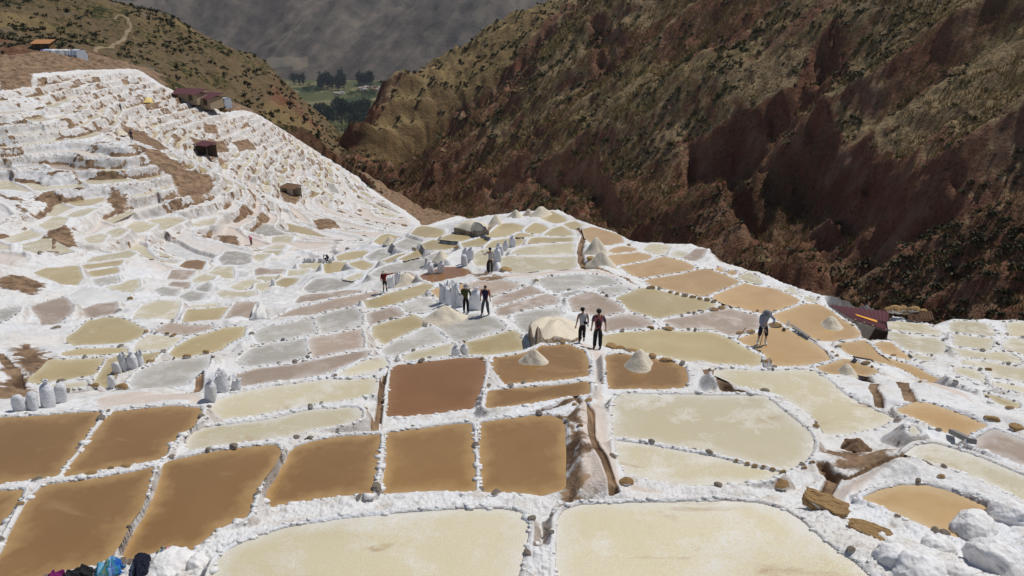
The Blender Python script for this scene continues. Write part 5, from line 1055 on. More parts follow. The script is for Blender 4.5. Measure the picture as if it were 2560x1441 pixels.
# ------------------------------------------------------------------ people
def skin(name, chains, mat, parent, sub=1, root=None):
    """one continuous surface grown along joints: chains of (joint position, radius)"""
    V, R, E, ix = [], [], [], {}
    for ch in chains:
        prev = None
        for p, r in ch:
            k = tuple(round(c, 4) for c in p)
            if k not in ix: ix[k] = len(V); V.append(p); R.append(r)
            if prev is not None and prev != ix[k]: E.append((prev, ix[k]))
            prev = ix[k]
    me = bpy.data.meshes.new(name); me.from_pydata(V, E, []); o = bpy.data.objects.new('tmp', me); COL.objects.link(o)
    md = o.modifiers.new('s', 'SKIN'); md.use_smooth_shade = True; md.branch_smoothing = .6
    for i, r in enumerate(R):
        s = me.skin_vertices[0].data[i]; s.radius = (r, r) if not isinstance(r, tuple) else r; s.use_root = (i == (root or 0))
    if sub: o.modifiers.new('d', 'SUBSURF').levels = sub; o.modifiers['d'].render_levels = sub
    dg = bpy.context.evaluated_depsgraph_get(); out = bpy.data.meshes.new_from_object(o.evaluated_get(dg)); out.name = name
    bpy.data.objects.remove(o); out.materials.clear(); out.materials.append(mat); return link(name, out, parent)
def cloth(name, c): return plain(name, c, .85, .18, 9, .4)
SKINS = plain('skin', (.36, .20, .125), .6, .1, 8, .1); HAIR = plain('dark_hair', (.012, .010, .009), .6, .2, 20, .2)
STD = dict(pel=(0, 0, .95), mid=(0, 0, 1.12), chest=(0, 0, 1.32), neck=(0, 0, 1.47), head=(0, .02, 1.585), top=(0, .01, 1.69),
  shL=(-.185, 0, 1.41), elL=(-.235, -.03, 1.13), wrL=(-.25, .05, .88), shR=(.185, 0, 1.41), elR=(.235, -.03, 1.13), wrR=(.25, .05, .88),
  hipL=(-.085, 0, .90), knL=(-.10, .03, .50), anL=(-.11, -.02, .09), toL=(-.13, .13, .04), hipR=(.085, 0, .90), knR=(.10, .03, .50), anR=(.11, -.02, .09), toR=(.13, .13, .04))
def lp(a, b, t): return tuple(x+(y-x)*t for x, y in zip(a, b))
def add(a, b): return tuple(x+y for x, y in zip(a, b))
def hand(J, s):
    w, e = Vector(J['wr'+s]), Vector(J['el'+s]); d = (w-e).normalized(); side = d.cross(Vector((0, 1, .2))).normalized(); nrm = side.cross(d)
    palm = w+d*.075; ch = [[(tuple(w), .027), (tuple(palm), .032)]]
    for k, (off, l) in enumerate(((-.027, .07), (-.009, .082), (.009, .077), (.027, .06))):
        a = palm+side*off+d*.02; b = a+d*l*.5+nrm*.008; c = b+d*l*.42+nrm*.022
        ch.append([(tuple(palm), .032), (tuple(a), .0095), (tuple(b), .0085), (tuple(c), .007)])
    q = w+d*.03-side*.026; ch.append([(tuple(w), .027), (tuple(q), .012), (tuple(q+d*.035-side*.024+nrm*.01), .010), (tuple(q+d*.06-side*.028+nrm*.02), .008)])
    return ch
def person(px, py, hpx, head_deg, pose, label, fit, p, t, std_h=1.74):
    s = hpx*t/FOC/.93/std_h; s = min(max(s, .86), 1.12)
    root = empty('person', p, math.radians(head_deg)); root.scale = (s, s, s); tag(root, label, 'person')
    J = dict(STD); J.update(pose)
    body = [[(J['pel'], .10), (J['mid'], .105), (J['chest'], .125), (J['neck'], .052), (lp(J['neck'], J['head'], .55), .06), (J['head'], .09), (J['top'], .052)]]
    hf = Vector(J['head']); up = (Vector(J['top'])-hf).normalized(); fw = Vector(fit.get('look', (0, 1, 0))); fw = (fw-up*fw.dot(up)).normalized(); rt = fw.cross(up)
    body += [[(J['head'], .098), (tuple(hf+fw*.085-up*.005), .020), (tuple(hf+fw*.112-up*.022), .013)], [(J['head'], .098), (tuple(hf+rt*.088-up*.01), .017), (tuple(hf+rt*.10), .012)], [(J['head'], .098), (tuple(hf-rt*.088-up*.01), .017), (tuple(hf-rt*.10), .012)]]
    for k in 'LR':
        body += [[(J['chest'], .125), (J['sh'+k], .062), (J['el'+k], .042), (J['wr'+k], .027)]]+hand(J, k)
        body += [[(J['pel'], .10), (J['hip'+k], .085), (J['kn'+k], .056), (J['an'+k], .038), (J['to'+k], .030)]]
    b = skin('body', body, SKINS, root, 1)
    eyes = bpy.data.meshes.new('eyes'); bm = bmesh.new()
    for q in (-1, 1): bmesh.ops.create_uvsphere(bm, u_segments=6, v_segments=4, radius=.012, matrix=Matrix.Translation(hf+fw*.088+rt*.034*q+up*.02))
    bm.to_mesh(eyes); bm.free(); link('eyes', eyes, b, HAIR)
    m = cloth('shirt_cloth', fit['shirt']); sl = fit.get('sleeve', 1.0)
    sh = [[(add(J['pel'], (0, 0, fit.get('hem', -.12))), fit.get('waist', .162)), (J['mid'], .16), (J['chest'], .178), (lp(J['chest'], J['neck'], .75), .085)]]
    ms = cloth('sleeve_cloth', fit['sleeves']) if 'sleeves' in fit else m
    for k in 'LR':
        arm = [(J['chest'], .178), (J['sh'+k], .082)]
        if sl > 0:
            arm2 = [(lp(J['sh'+k], J['chest'], .15), .084), (J['sh'+k], .080)]
            if sl > .5: arm2 += [(J['el'+k], .058), (lp(J['el'+k], J['wr'+k], (sl-.5)*1.9), .042)]
            else: arm2 += [(lp(J['sh'+k], J['el'+k], sl*2), .066)]
            if 'sleeves' in fit: skin('sleeve', [arm2], ms, root)
            else: arm += arm2[2:]
        sh.append(arm)
    skin('shirt', sh, m, root)
    tm = cloth('trouser_cloth', fit['legs']); tl = fit.get('leglen', 1.0); tr = [[(add(J['pel'], (0, 0, .08)), .146), (J['pel'], .152)]]
    for k in 'LR':
        leg = [(J['pel'], .152), (J['hip'+k], .118), (lp(J['hip'+k], J['kn'+k], min(1, tl*2)), .088)]
        if tl > .5: leg.append((lp(J['kn'+k], J['an'+k], (tl-.5)*1.92), .07))
        tr.append(leg)
    skin('trousers', tr, tm, root)
    fm = cloth('shoe_leather', fit['shoes'])
    for k in 'LR':
        tall = fit.get('boot', .12); a = J['an'+k]; g = lp(a, J['kn'+k], tall)
        skin('boot' if tall > .3 else 'shoe', [[(g, .052 if tall > .3 else .044), (a, .048), (add(lp(a, J['to'+k], .5), (0, 0, -.01)), .048), (lp(a, J['to'+k], 1.12), .036)]], fm, root)
    hw = fit.get('hat')
    if hw is None or hw[0] == 'hair':
        skin('hair', [[(tuple(hf-fw*.03-up*.05), .074), (tuple(hf-fw*.012+up*.03), .096), (tuple(hf+up*.07), .072)]], HAIR, root)
    else:
        hm = cloth('hat_cloth', hw[1]); skin('hair', [[(tuple(hf-fw*.035-up*.05), .07), (tuple(hf-fw*.015+up*.02), .088)]], HAIR, root)
        bm = bmesh.new(); n = 20; R = []
        prof = [(.04, .118), (.085, .108), (.10, .06), (.104, .02)] if hw[0] == 'cap' else [(.02, .125), (.08, .115), (.10, .07), (.106, .03), (.18, .005), (.205, -.015)]
        for r, z in prof:
            R.append([bm.verts.new(hf+(rt*math.cos(a)+fw*math.sin(a))*r*(1+(.08*math.sin(3*a) if r > .15 else 0))+up*(z+(.03*math.sin(2*a+1) if r > .15 else 0))) for a in (2*math.pi*j/n for j in range(n))])
        for a, c in zip(R, R[1:]):
            for j in range(n): bm.faces.new((a[j], a[(j+1) % n], c[(j+1) % n], c[j]))
        bm.faces.new(R[0])
        if hw[0] == 'cap':
            e = [bm.verts.new(hf+fw*(.115+.085*math.cos(q))+rt*.085*math.sin(q)+up*.028) for q in (-1.4, -.8, 0, .8, 1.4)]; g = [bm.verts.new(hf+fw*.10+rt*.09*math.sin(q)+up*.04) for q in (-1.4, -.8, 0, .8, 1.4)]
            for j in range(4): bm.faces.new((g[j], g[j+1], e[j+1], e[j]))
        bmesh.ops.recalc_face_normals(bm, faces=bm.faces); me = bpy.data.meshes.new('hat'); bm.to_mesh(me); bm.free(); me.polygons.foreach_set('use_smooth', np.full(len(me.polygons), True))
        link('cap' if hw[0] == 'cap' else 'sun_hat', me, root, hm)
    if fit.get('pack'):
        pm = cloth('backpack_cloth', fit['pack'][0]); c = Vector(J['chest']); k = fit['pack'][1]
        bk = [[(tuple(c+Vector((0, -.20, .06))), .10), (tuple(c+Vector((0, -.215, -.08))), .125), (tuple(c+Vector((0, -.20, -.26))), .12), (tuple(c+Vector((0, -.19, -.33))), .09)]]
        po = skin('backpack', bk, pm, root)
        skin('pocket', [[(tuple(c+Vector((0, -.30, -.16))), .06), (tuple(c+Vector((0, -.295, -.27))), .062)]], cloth('pack_pocket', k), po)
        for q in 'LR': sx = -.10 if q == 'L' else .10; skin('strap', [[(tuple(c+Vector((sx, -.16, .08))), .024), (tuple(c+Vector((sx*1.15, -.02, .175))), .024), (tuple(c+Vector((sx*1.2, .15, .02))), .024), (tuple(c+Vector((sx*1.3, .06, -.2))), .020)]], cloth('pack_strap', k), po)
    if fit.get('bag'):
        q = Vector(J['pel'])+Vector((.10, -.17, .10)); skin('waist_bag', [[(tuple(q+Vector((-.09, 0, .02))), .07), (tuple(q), .10), (tuple(q+Vector((.08, .03, 0))), .07)]], cloth('bag_cloth', (.012, .012, .014)), root)
    if fit.get('jacket'):
        q = Vector(J['pel']); skin('hanging_jacket', [[(tuple(q+Vector((-.14, -.08, -.05))), .07), (tuple(q+Vector((-.19, -.10, -.35))), .10), (tuple(q+Vector((-.20, -.10, -.62))), .09), (tuple(q+Vector((-.18, -.09, -.8))), .05)]], cloth('jacket_cloth', (.015, .015, .018)), root)
    return root, J, s
PE = [
 (1455, 858, 88, 4, dict(knR=(.085, .10, .56), anR=(.05, -.16, .30), toR=(.04, -.17, .15), wrL=(-.30, -.02, .86), elL=(-.26, -.06, 1.13), head=(-.02, .05, 1.58), top=(-.03, .05, 1.69)), 'person in grey top, black cap and waist bag, left of the walking pair',
   dict(shirt=(.36, .37, .39), sleeve=0, legs=(.012, .013, .016), shoes=(.45, .36, .30), hat=('cap', (.012, .012, .014)), bag=1)),
 (1493, 874, 103, -3, dict(wrR=(.30, .05, .86), elR=(.28, -.04, 1.12), anL=(-.12, -.02, .09)), 'person in pink T-shirt with dark backpack, right of the walking pair',
   dict(shirt=(.46, .145, .16), sleeve=.42, sleeves=(.10, .07, .10), legs=(.010, .010, .012), shoes=(.02, .02, .022), hat=('cap', (.02, .022, .026)), pack=((.03, .012, .014), (.15, .02, .03)))),
 (1214, 789, 78, -8, dict(anL=(-.19, -.05, .09), toL=(-.24, .08, .04), knL=(-.15, .02, .5), anR=(.16, .04, .09), toR=(.18, .18, .04)), 'person in dark purple vest and grey jeans standing at the filling place',
   dict(shirt=(.022, .014, .045), sleeve=.6, sleeves=(.34, .13, .10), legs=(.075, .078, .09), shoes=(.20, .10, .07))),
 (1165, 783, 68, -12, dict(wrL=(-.16, .22, .95), elL=(-.24, .05, 1.12), wrR=(.20, .22, .98), elR=(.26, .06, 1.13), head=(.02, .06, 1.57), top=(.02, .05, 1.68)), 'person in olive green sweater and floppy grey hat bent over the open sacks',
   dict(shirt=(.050, .058, .014), legs=(.010, .010, .012), shoes=(.015, .015, .015), hat=('sun', (.34, .30, .30)))),
 (1226, 683, 63, 18, dict(wrL=(-.42, .20, 1.36), elL=(-.34, .08, 1.22)), 'person in white shirt and dark cap pointing left beside the sacks on the ridge',
   dict(shirt=(.42, .41, .38), legs=(.075, .058, .035), shoes=(.02, .02, .02), hat=('cap', (.012, .016, .03)), jacket=1)),
 (963, 731, 46, -10, dict(elR=(.44, .04, 1.43), wrR=(.72, .08, 1.50), wrL=(-.28, .05, .9), anR=(.12, .02, .09)), 'person in red jumper and pale hat stretching an arm to the right',
   dict(shirt=(.26, .018, .018), legs=(.018, .026, .024), leglen=.42, shoes=(.015, .014, .014), boot=.75, hat=('sun', (.55, .50, .42)), pack=((.045, .012, .010), (.42, .06, .03)))),
 (1903, 862, 94, 176, dict(pel=(0, -.06, .93), mid=(0, -.03, 1.11), chest=(0, .05, 1.30), neck=(0, .11, 1.44), head=(0, .18, 1.535), top=(0, .22, 1.635), shL=(-.18, .07, 1.39), shR=(.18, .07, 1.39), elL=(-.38, .14, 1.22), wrL=(-.26, .30, 1.08), elR=(.23, .22, 1.08), wrR=(.06, .32, .84), anL=(-.16, -.02, .09), anR=(.16, -.02, .09), toL=(-.20, .12, .04), toR=(.18, .13, .04), knL=(-.14, .06, .5), knR=(.14, .06, .5)), 'person in blue grey shirt and white boots bending in an orange pond',
   dict(shirt=(.22, .25, .31), legs=(.014, .016, .028), leglen=.62, shoes=(.66, .65, .63), boot=.62, hat=('sun', (.17, .175, .18)), look=(0, .7, -.7))),
 (820, 656, 30, 150, dict(pel=(0, -.1, .55), mid=(0, .02, .74), chest=(0, .22, .92), neck=(0, .34, 1.0), head=(0, .44, 1.03), top=(0, .50, 1.12), shL=(-.17, .26, 1.0), shR=(.17, .26, 1.0), elL=(-.26, .36, .75), wrL=(-.2, .5, .55), elR=(.26, .36, .75), wrR=(.2, .5, .55), hipL=(-.1, -.08, .52), hipR=(.1, -.08, .52), knL=(-.2, .30, .50), knR=(.2, .30, .50)), 'person in dark clothes crouching beside a row of small sacks',
   dict(shirt=(.025, .028, .036), legs=(.02, .02, .025), shoes=(.02, .02, .02), hat=('sun', (.72, .71, .70)), look=(0, .8, -.5))),
 (330, 352, 28, 20, dict(wrR=(.05, .3, 1.0), elR=(.25, .1, 1.1)), 'person in dark navy clothes holding a tool on the white hillside',
   dict(shirt=(.02, .025, .06), legs=(.012, .012, .02), shoes=(.02, .02, .02), hat=('sun', (.03, .035, .07)))),
 (303, 277, 18, -30, {}, 'person in teal blue jacket standing high on the white hillside',
   dict(shirt=(.02, .10, .16), legs=(.015, .02, .04), shoes=(.02, .02, .02), hat=('cap', (.02, .04, .09)))),
 (629, 613, 20, 60, dict(chest=(0, .12, 1.26), neck=(0, .22, 1.38), head=(0, .30, 1.45), top=(0, .34, 1.55), shL=(-.17, .16, 1.33), shR=(.17, .16, 1.33)), 'person in pink top bending among the white walls of the hollow',
   dict(shirt=(.42, .08, .16), legs=(.08, .01, .02), shoes=(.02, .02, .02), hat=('sun', (.5, .2, .28)), look=(0, .8, -.5))),
]
pp, ptt = place([q[0] for q in PE], [q[1] for q in PE])
for q, p, t in zip(PE, pp, ptt):
    if q[0] in (1903,): p = p+np.array([0, 0, .02])
    r, J, s = person(*q, p, t)
    if q[0] == 1903: WORKER = (r, J, s, p)
# the worker's long wooden tool, in the right hand, and a pole leaning on the rim
def stick(name, a, b, r, mat, label, cat='tool'):
    a, b = Vector(a), Vector(b); bm = bmesh.new(); bmesh.ops.create_cone(bm, cap_ends=True, segments=8, radius1=r, radius2=r*.8, depth=(b-a).length)
    for v in bm.verts: v.co.x += .6*r*math.sin(v.co.z*5); 
    me = bpy.data.meshes.new(name); bm.to_mesh(me); bm.free(); o = link(name, me, None, mat); o.location = (a+b)/2; o.rotation_euler = (b-a).to_track_quat('Z', 'Y').to_euler(); return tag(o, label, cat)
M_WOOD = plain('weathered_wood', (.30, .24, .17), .85, .3, 5, .5); M_GREYWOOD = plain('grey_planks', (.24, .225, .21), .9, .3, 5, .5)
bpy.context.view_layer.update()
r, J, s, p = WORKER
h = r.matrix_world @ Vector(J['wrR']); h2 = r.matrix_world @ Vector(J['wrL']); e = place([1899], [868])[0][0]
stick('rake_handle', Vector(e)+Vector((0, 0, .03)), h+(h-Vector(e)).normalized()*.35, .02, M_WOOD, 'wooden handle of the rake held by the bending worker')
a, b = place([1841, 1850], [849, 838])[0]; a = Vector(a)
t_ = 28.0; stick('leaning_pole', a, Vector(pt(1865, 820, place([1865],[835])[1][0]*.985)), .022, M_WOOD, 'pale wooden pole leaning on the rim left of the bending worker', 'pole')
# ------------------------------------------------------------------ huts, sheds, car, valley
def bar(bm, a, b, w, h, roll=0):
    a, b = Vector(a), Vector(b); d = b-a; q = d.to_track_quat('X', 'Z').to_matrix().to_4x4()
    m = Matrix.Translation((a+b)/2) @ q @ Matrix.Rotation(roll, 4, 'X') @ Matrix.Diagonal((d.length, w, h, 1)); bmesh.ops.create_cube(bm, size=1, matrix=m)
def part(name, mat, parent, boxes):
    bm = bmesh.new()
    for b in boxes: bar(bm, *b)
    me = bpy.data.meshes.new(name); bm.to_mesh(me); bm.free(); return link(name, me, parent, mat)
def sheet(name, mat, parent, c00, c10, c11, c01, th=.02, wave=0, nw=0):
    """roof sheet through four corners with corrugations running from the c00-c10 edge to the c01-c11 edge"""
    c00, c10, c11, c01 = map(Vector, (c00, c10, c11, c01)); nu = max(2, nw*4+1); bm = bmesh.new(); R = []
    nrm = (c10-c00).cross(c01-c00).normalized()
    for k in (0, 1):
        R.append([[bm.verts.new((c00+(c10-c00)*u)*(1-v)+(c01+(c11-c01)*u)*v+nrm*(wave*math.sin(u*nw*2*math.pi)-th*k)) for u in (i/(nu-1) for i in range(nu))] for v in (0, .5, 1)])
    for k in (0, 1):
        for j in range(2):
            for i in range(nu-1):
                f = (R[k][j][i], R[k][j][i+1], R[k][j+1][i+1], R[k][j+1][i]); bm.faces.new(f if k == 0 else f[::-1])
    for i in range(nu-1):
        bm.faces.new((R[0][0][i+1], R[0][0][i], R[1][0][i], R[1][0][i+1])); bm.faces.new((R[0][2][i], R[0][2][i+1], R[1][2][i+1], R[1][2][i]))
    for j in range(2):
        bm.faces.new((R[0][j][0], R[0][j+1][0], R[1][j+1][0], R[1][j][0])); bm.faces.new((R[0][j+1][-1], R[0][j][-1], R[1][j][-1], R[1][j+1][-1]))
    bmesh.ops.recalc_face_normals(bm, faces=bm.faces); me = bpy.data.meshes.new(name); bm.to_mesh(me); bm.free(); return link(name, me, parent, mat)
M_MAROON = plain('maroon_sheet', (.095, .024, .028), .55, .25, 3, .15, .4); M_ORANGE = plain('orange_sheet', (.78, .36, .06), .5, .1, 3, 0); M_PANEL = plain('grey_boards', (.52, .45, .36), .9, .2, 4, .3); M_DARKWOOD = plain('dark_boards', (.085, .06, .045), .9, .3, 5, .4)
M_RUST = plain('rusty_scrap', (.15, .085, .05), .9, .4, 5, .4)
# red roofed hut at the edge of the terraces: corners given by sight lines at their distances
def W3(px, py, t): return Vector(pt(px, py, t))
hb = 40.5
r00, r10, r11, r01 = W3(2072, 763, 41.5), W3(2222, 780, 42.5), W3(2216, 827, 38.6), W3(2135, 800, 38.2)
base_p = place([2165], [845])[0][0]; hut = empty('salt_hut', base_p); tag(hut, 'low hut with a maroon corrugated roof and an orange roof strip at the terrace edge', 'hut')
O = Vector(base_p)
sheet('roof', M_MAROON, hut, r00-O, r10-O, r11-O, r01-O, .02, .028, 13)
def onroof(u, v, up=.05):
    q = (r00+(r10-r00)*u)*(1-v)+(r01+(r11-r01)*u)*v; n = (r10-r00).cross(r01-r00).normalized(); n = n if n.z > 0 else -n; return q+n*up-O
sheet('roof_strip', M_ORANGE, hut, onroof(.28, .52), onroof(.74, .66), onroof(.74, .78), onroof(.28, .64), .02)
g = lambda v, dz=0: Vector((v.x, v.y, O.z-.4+dz))-O
low = [r01-O-Vector((0, 0, .06)), r11-O-Vector((0, 0, .06))]
for k, (u0, u1) in enumerate(((.06, .30), (.31, .56), (.57, .78), (.79, .97))):
    a, b = low[0].lerp(low[1], u0), low[0].lerp(low[1], u1); top = (a+b)/2; hgt = 1.5 if k < 2 else 1.2
    part('wall_board', M_PANEL if k < 2 else M_DARKWOOD, hut, [(a-Vector((0, .05, .42)), b-Vector((0, .05, .42)), .04, .8)])
for u in (.03, .305, .565, .98):
    a = low[0].lerp(low[1], u); part('post', M_WOOD, hut, [(a-Vector((0, .02, 1.5)), a+Vector((0, -.02, .12)), .09, .09)])
for c in (r00-O, r10-O): part('post', M_WOOD, hut, [(c-Vector((0, -.05, 2.6)), c-Vector((0, -.05, .05)), .09, .09)])
part('beam', M_WOOD, hut, [(low[0]-Vector((0, .03, .05)), low[1]-Vector((0, .03, .05)), .07, .09)])
# rubbish wall of old sheets and stones behind the hut
qx = np.linspace(2228, 2312, 11); jp, jt = place(qx, 803+np.abs(qx-2270)*.03)
jr = empty('scrap_wall', jp[5]); tag(jr, 'low wall of rusty scrap and stones beside the red roofed hut', 'wall')
for i, p in enumerate(jp):
    o = bpy.data.objects.new('rubble_stone', ROCKS[i % 6]); COL.objects.link(o); o.parent = jr; o.location = p-jp[5]+np.array([0, .5, .35+.2*random.random()]); s = random.uniform(.25, .42); o.scale = (s, s*.8, s*.8)
for i in range(4):
    a = Vector(jp[5+i]-jp[5])+Vector((0, .2, .3+.1*(i % 2))); sheet('rusty_sheet', M_RUST, jr, a, a+Vector((.8, .1, .1)), a+Vector((.8, -.3, -.25)), a+Vector((0, -.3, -.25)), .02, .02, 5)
# planks lying over the canal
pk = [((1977, 817), (2005, 835)), ((1985, 826), (2022, 848)), ((1998, 838), (2040, 860)), ((1960, 828), (1972, 809))]
for k, (a, b) in enumerate(pk):
    (A, B), _ = place([a[0], b[0]], [a[1], b[1]]); A, B = Vector(A)+Vector((0, 0, .12)), Vector(B)+Vector((0, 0, .10))
    bm = bmesh.new(); bar(bm, A, B, .13, .035, .1*k); me = bpy.data.meshes.new('plank'); bm.to_mesh(me); bm.free(); tag(link('plank', me, None, M_GREYWOOD), ['upper grey plank over the canal', 'middle grey plank lying along the canal', 'lowest grey plank lying along the canal', 'short grey plank propped across the canal'][k]+' right of the worker', 'plank', 'planks on the canal')
(A, B), _ = place([2135, 2175], [906, 909]); bm = bmesh.new(); bar(bm, Vector(A)+Vector((0, 0, .2)), Vector(B)+Vector((0, 0, .16)), .16, .05); me = bpy.data.meshes.new('plank'); bm.to_mesh(me); bm.free(); tag(link('plank', me, None, M_DARKWOOD), 'dark plank at the lower end of the canal above brown stones', 'plank')
(A, B), _ = place([2378, 2430], [1088, 1112]); bm = bmesh.new(); bar(bm, Vector(A)+Vector((0, 0, .1)), Vector(B)+Vector((0, 0, .08)), .16, .12); me = bpy.data.meshes.new('plank'); bm.to_mesh(me); bm.free(); tag(link('plank', me, None, M_GREYWOOD), 'weathered beam on the wall between the two tan ponds at right', 'plank')
# shelters on the white hillside
def shelter(px, py, w, d, h, label, roofm, wallm, open_=True):
    P, t = place([px], [py]); P = P[0]; r = empty('shelter', P, math.radians(-25)); tag(r, label, 'shelter')
    sheet('roof', roofm, r, (-w/2-.3, -d/2-.3, h), (w/2+.3, -d/2-.3, h-.15), (w/2+.3, d/2+.3, h+.25), (-w/2-.3, d/2+.3, h+.4), .05, .03, 8)
    for sx in (-1, 1):
        for sy in (-1, 1): part('post', M_DARKWOOD, r, [((sx*w/2, sy*d/2, -.8), (sx*w/2, sy*d/2, h-.05), .14, .14)])
    part('back_wall', wallm, r, [((-w/2, d/2-.08, h/2-.4), (w/2, d/2-.08, h/2-.4), .08, h+.3)])
    part('side_wall', wallm, r, [((-w/2+.1, -d/2+.1, h/2-.4), (-w/2+.1, d/2-.2, h/2-.4), .08, h+.2)])
    if not open_:
        part('front_wall', wallm, r, [((0, -d/2+.06, h/2-.4), (w/2-.1, -d/2+.06, h/2-.4), .08, h+.2)])
    return r
shelter(516, 388, 3.6, 2.6, 2.4, 'open brown shelter on posts in the middle of the white hillside', M_MAROON, M_DARKWOOD)
shelter(728, 486, 3.6, 2.4, 1.7, 'small rusty box hut with pale front in the terraces', M_RUST, M_PANEL, False)
# long sheds at the corner of the hillside
LHD = lambda x, y: left_extra(x, y, LH(x, y))[0]
def at_hill(px, py, f, dz=0):
    f = LHD if f is LH else f
    p, t = on_hill([px], [py], f); return Vector(p[0])+Vector((0, 0, dz)), t[0]
def shed(px, py, L, D, h, label, roofm, wallm, rz, windows=3, base=None):
    p, t = (place([px], [py])[0][0], None) if base is None else (base, None); r = empty('shed', p, rz); tag(r, label, 'shed')
    part('wall', wallm, r, [((-L/2, -D/2, h/2-.5), (L/2, -D/2, h/2-.5), .15, h+1)]); part('wall', wallm, r, [((-L/2, D/2, h/2-.5), (L/2, D/2, h/2-.5), .15, h+1)])
    for s in (-1, 1): part('end_wall', wallm, r, [((s*(L/2-.08), -D/2+.08, h/2-.5), (s*(L/2-.08), D/2-.08, h/2-.5), .15, h+1)])
    for k in range(windows): x = -L/2+L*(k+.6)/windows; part('doorway', M_DARKWOOD, r, [((x-.6, -D/2-.1, h*.42), (x+.6, -D/2-.1, h*.42), .06, h*.75)])
    sheet('roof', roofm, r, (-L/2-.5, -D/2-.7, h-.1), (L/2+.5, -D/2-.7, h-.1), (L/2+.5, D/2+.4, h+.9), (-L/2-.5, D/2+.4, h+.9), .06, .05, 14); return r
M_EARTH = plain('earth_plaster', (.34, .26, .17), .9, .2, 2, .2, obj=True)
shed(500, 260, 11, 5, 1.9, 'long shed with dark maroon roof at the top corner of the white terraces', M_MAROON, M_EARTH, math.radians(-18))
shed(468, 250, 9, 4, 1.8, 'second maroon roofed shed partly hidden behind the long one', M_MAROON, M_EARTH, math.radians(-14), 2)
M_TARPG = plain('grey_tarp', (.42, .45, .50), .5, .2, 2, .3); M_TARPW = plain('white_tarp', (.70, .68, .64), .6, .1, 2, .3); M_TARPB = plain('blue_tarp', (.09, .12, .40), .5, .2, 2, .2)
def tent(px, py, L, D, h, label, mats, rz, f=None):
    p = place([px], [py])[0][0] if f is None else at_hill(px, py, f)[0]
    r = empty('tarp_stack', p, rz); tag(r, label, 'tarp shelter'); x0 = -L/2
    for k, (w, m) in enumerate(mats):
        x1 = x0+w*L; V = []; sec = [(-D/2, -.8), (-D/2*1.0, h*.55), (-D/2*.72, h*.93), (0, h), (D/2*.72, h*.93), (D/2, h*.5), (D/2, -.8)]; nx = 9
        for i in range(nx):
            x = x0+(x1-x0-.02)*i/(nx-1)
            for j, (y, z) in enumerate(sec): V.append((x+.12*math.sin(j*2+i), y+.10*math.sin(i*1.9+j+k), z*(1+.03*math.sin(i*2.3+k))))
        F = [(i*7+j, (i+1)*7+j, (i+1)*7+j+1, i*7+j+1) for i in range(nx-1) for j in range(6)]
        V += [(x0, y, z) for y, z in sec]+[(x1-.02, y, z) for y, z in sec]; me = bpy.data.meshes.new('tarp'); me.from_pydata(V, [], [tuple(f) for f in F]+[tuple(range(nx*7, nx*7+7))[::-1], tuple(range(nx*7+7, nx*7+14))])
        link('tarp', me, r, m); x0 = x1
    return r
tent(555, 264, 4.5, 3, 2.2, 'grey white tarpaulin tent at the right end of the sheds', [(1, M_TARPG)], math.radians(-20))
tent(163, 152, 9.8, 4, 2.7, 'long stack under white, grey and blue tarpaulins on the brown slope', [(.06, M_TARPB), (.22, M_TARPG), (.50, M_TARPW), (.22, M_TARPG)], math.radians(-6), LH)
# hut with an orange roof above it, post, frame, car
hp_, _ = at_hill(112, 127, LH); sh_ = shed(0, 0, 4.2, 3.2, 2.0, 'small hut with a rust orange roof above the tarpaulins', plain('rust_orange_roof', (.36, .17, .07), .8, .2, 3, .2), plain('brown_wood_wall', (.20, .11, .05), .9, .3, 3, .3), math.radians(8), 2, hp_)
a, t = at_hill(160, 153, LH); stick('pole', a-Vector((0, 0, .5)), a+Vector((-.1, 0, 4.6)), .06, M_DARKWOOD, 'thin dark post in front of the tarpaulin stack', 'pole')
def frame(px0, px1, py, f):
    (a, _), (b, _) = at_hill(px0, py, f), at_hill(px1, py, f); r = empty('wood_frame', a); tag(r, 'open frame of thin poles on the brown bank above the terraces', 'frame'); b = b-a
    for u in (0, .5, 1): part('post', M_DARKWOOD, r, [(b*u-Vector((0, 0, .4)), b*u+Vector((0, 0, 1.9)), .1, .1)])
    part('rail', M_DARKWOOD, r, [(Vector((0, 0, 1.8)), b+Vector((0, 0, 1.8)), .09, .09)]); part('rail', M_DARKWOOD, r, [(Vector((0, 0, .9)), b+Vector((0, 0, .9)), .07, .07)])
frame(89, 121, 173, LH)
